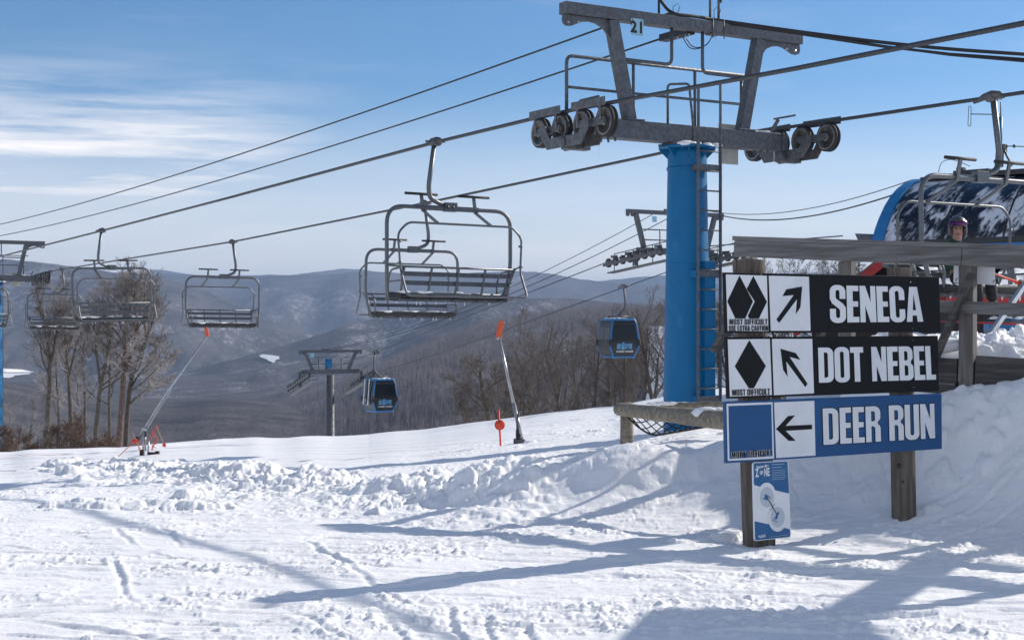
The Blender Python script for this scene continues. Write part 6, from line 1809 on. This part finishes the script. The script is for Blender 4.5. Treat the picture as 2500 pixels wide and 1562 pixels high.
tree(111, 100, 720, 72, 101, 'frosted tree with a pale straight trunk nearest the left edge', TF, group=FT, spines=[
    ([(111, 1107), (117, 1000), (122, 900), (113, 810), (97, 730)], 0.202, 0.063, 0.55, 10, 2.27), ([(122, 900), (138, 820), (150, 755)], 0.097, 0.038, 0.25, 8, 1.82)])
tree(177, 155, 740, 74, 102, 'frosted tree second from the left with a dark slender trunk', TF, group=FT, spines=[
    ([(177, 1100), (172, 1000), (166, 900), (158, 810), (155, 745)], 0.153, 0.044, 0.50, 12, 2.27), ([(168, 930), (185, 850), (205, 790)], 0.074, 0.025, 0.30, 6, 1.82)])
tree(232, 260, 770, 71, 103, 'frosted tree with a mid height spreading fork between two taller trunks', TF, group=FT, spines=[
    ([(232, 1108), (238, 1010), (247, 937), (266, 850), (282, 775)], 0.153, 0.044, 0.52, 11, 2.27), ([(246, 940), (236, 870), (228, 790)], 0.086, 0.031, 0.25, 8, 2.03)])
tree(290, 306, 660, 72, 104, 'tallest frosted tree with a reddish trunk, left of the slanted snow gun', TF, 'bark_red', group=FT, spines=[
    ([(290, 1107), (296, 1000), (303, 900), (306, 790), (309, 760), (307, 725)], 0.202, 0.044, 0.52, 14, 2.61), ([(304, 905), (326, 850), (336, 790), (341, 765), (338, 735)], 0.122, 0.038, 0.30, 10, 2.27)])
tree(307, 352, 690, 73, 105, 'leaning dark trunk frosted tree nearest the slanted snow gun', TF, group=FT, spines=[
    ([(307, 1104), (311, 1020), (316, 950), (335, 880), (357, 828), (352, 785), (358, 750)], 0.164, 0.044, 0.38, 14, 2.49), ([(312, 990), (345, 960), (385, 935)], 0.061, 0.019, 0.25, 6, 1.58), ([(318, 950), (350, 900), (392, 870)], 0.061, 0.019, 0.25, 8, 1.82)])
tree(206, 215, 790, 80, 106, 'thin frosted tree behind the middle trunks of the left group', TF, group=FT, spines=[([(206, 1107), (208, 980), (203, 880), (212, 800)], 0.110, 0.038, 0.40, 11, 2.27)])
tree(62, 70, 940, 70, 107, 'small frosted sapling at the far left foot of the tall trunks', TF, group=FT, fork=.3, r0=.05)
tree(268, 262, 700, 82, 108, 'frosted tree seen through the chair between the two tallest trunks', TF, group=FT, spines=[([(268, 1107), (266, 980), (270, 860), (262, 740)], 0.122, 0.038, 0.45, 13, 2.72)])
tree(18, 25, 960, 71, 109, 'low bare tree touching the left edge', TF, group=FT, fork=.25, r0=.05)
tree(142, 135, 800, 78, 110, 'frosted tree filling the gap left of the middle trunk', TF, group=FT, spines=[([(142, 1107), (143, 990), (136, 890), (138, 810)], 0.091, 0.031, 0.40, 11, 2.16)])
RT = 'bare brown trees at the right'
rt = [(1205, 1190, 862, 46, 201, 'crooked low bare tree directly behind the orange marker disc', dict(fork=.2, spread=1.25, r0=.085)),
      (1325, 1335, 745, 70, 202, 'tall bare tree just right of the leaning snow gun pole', dict(fork=.3, r0=.10)),
      (1385, 1370, 775, 84, 203, 'bare tree left of the gondola cabin with thin upright limbs', dict(fork=.3)),
      (1452, 1440, 738, 88, 204, 'bare tree rising directly behind the upper gondola cabin', dict(fork=.3, r0=.10)),
      (1528, 1520, 745, 84, 205, 'stout crooked bare tree below the upper gondola cabin', dict(fork=.25, r0=.13)),
      (1560, 1575, 715, 90, 206, 'tall bare tree between the gondola cabin and the blue tower', dict(fork=.3)),
      (1602, 1610, 690, 86, 207, 'bare tree brushing the left side of the blue tower', dict(fork=.3)),
      (1290, 1275, 850, 64, 208, 'small bare tree between the marker disc and the leaning pole', dict(fork=.2)),
      (1420, 1415, 800, 90, 209, 'slender bare tree half way between the leaning pole and the cabin', dict(fork=.25)),
      (1490, 1495, 770, 94, 210, 'pale bare tree behind the right side of the gondola cabin', dict(fork=.25)),
      (1150, 1140, 925, 50, 211, 'low bare shrub like tree left of the orange marker disc', dict(fork=.12, spread=1.3, r0=.05)),
      (1255, 1250, 915, 53, 212, 'bare sapling just behind the leaning snow gun pole', dict(fork=.15, r0=.05)),
      (1640, 1640, 700, 92, 213, 'bare tree hidden for the most part by the blue tower', dict(fork=.3)),
      (1752, 1756, 680, 40, 214, 'bare tree in the gap between the blue tower and the trail sign', dict(fork=.2)),
      (1785, 1775, 760, 44, 215, 'bare tree behind the left edge of the trail sign', dict(fork=.2)),
      (1565, 1560, 850, 84, 216, 'low bushy bare tree left of the foot of the blue tower', dict(fork=.12, r0=.05)),
      (1350, 1350, 870, 60, 217, 'low bushy bare tree at the crest right of the leaning pole', dict(fork=.12, r0=.05)),
      (1478, 1480, 900, 84, 218, 'low bushy bare tree on the crest under the gondola cabin', dict(fork=.12, r0=.05))]
rt += [(1368, 1372, 830, 78, 221, 'rounded brown tree crown in the middle of the gap between pole and cabin', dict(fork=.3)), (1300, 1300, 800, 82, 222, 'brown tree crown right behind the top of the leaning pole', dict(fork=.3)),
       (1545, 1548, 780, 88, 223, 'brown rounded tree crown right of the gondola cabin', dict(fork=.3)), (1588, 1590, 800, 87, 224, 'brown twiggy tree against the left edge of the blue tower', dict(fork=.25)),
       (1430, 1432, 880, 88, 225, 'short brown tree under the left half of the gondola cabin', dict(fork=.25)), (1240, 1236, 880, 74, 226, 'short brown tree between the marker disc and the pole top', dict(fork=.25)),
       (1510, 1505, 860, 90, 227, 'short brown tree right below the gondola cabin', dict(fork=.25)), (1622, 1625, 770, 90, 228, 'brown tree half hidden by the blue tower shaft', dict(fork=.25))]
for bx, tx, ty, Y, sd, lab, kw in rt:
    kw.setdefault('dens', .98)
    tree(bx, tx, ty, Y, sd, lab, group=RT, **kw)
BT = 'bare tree tops behind the railing'
for bx, ty, Y, sd, lab in ((1862, 628, 44, 301, 'bare tree top just right of the left sign post top'), (1905, 612, 46, 302, 'bare tree top above the middle of the SENECA board'),
                           (1950, 606, 45, 303, 'densest bare tree top under the long railing'), (1995, 618, 47, 304, 'bare tree top left of the second rail post'),
                           (2040, 606, 46, 305, 'bare tree top between the rail post and the red gable'), (2068, 622, 44, 306, 'small bare tree top touching the red gable board')):
    tree(bx, bx + 5, ty, Y, sd, lab, group=BT, fork=.15, spread=1.2, r0=.06)
SB = 'brown shrubs at the foot of the left trees'
for i, (bx, ty, Y, lab) in enumerate([(25, 1030, 38, 'brown shrub at the left edge of the crest'), (85, 1050, 39, 'brown shrub between the left edge and the first trunk'), (140, 1020, 40, 'brown shrub right of the first pale trunk'),
                                      (185, 1000, 39, 'reddish brown shrub at the foot of the second trunk'), (225, 1035, 40, 'brown shrub just left of the forked middle trunk'), (262, 1045, 39, 'brown shrub between the fork and the reddish trunk')]):
    tree(bx, bx, ty, Y, 400 + i, lab, 'brush', group=SB, name='brown_shrub', fork=.05, spread=1.1, r0=.025, multi=3, nlimb=6, dens=.72, cat='shrub')
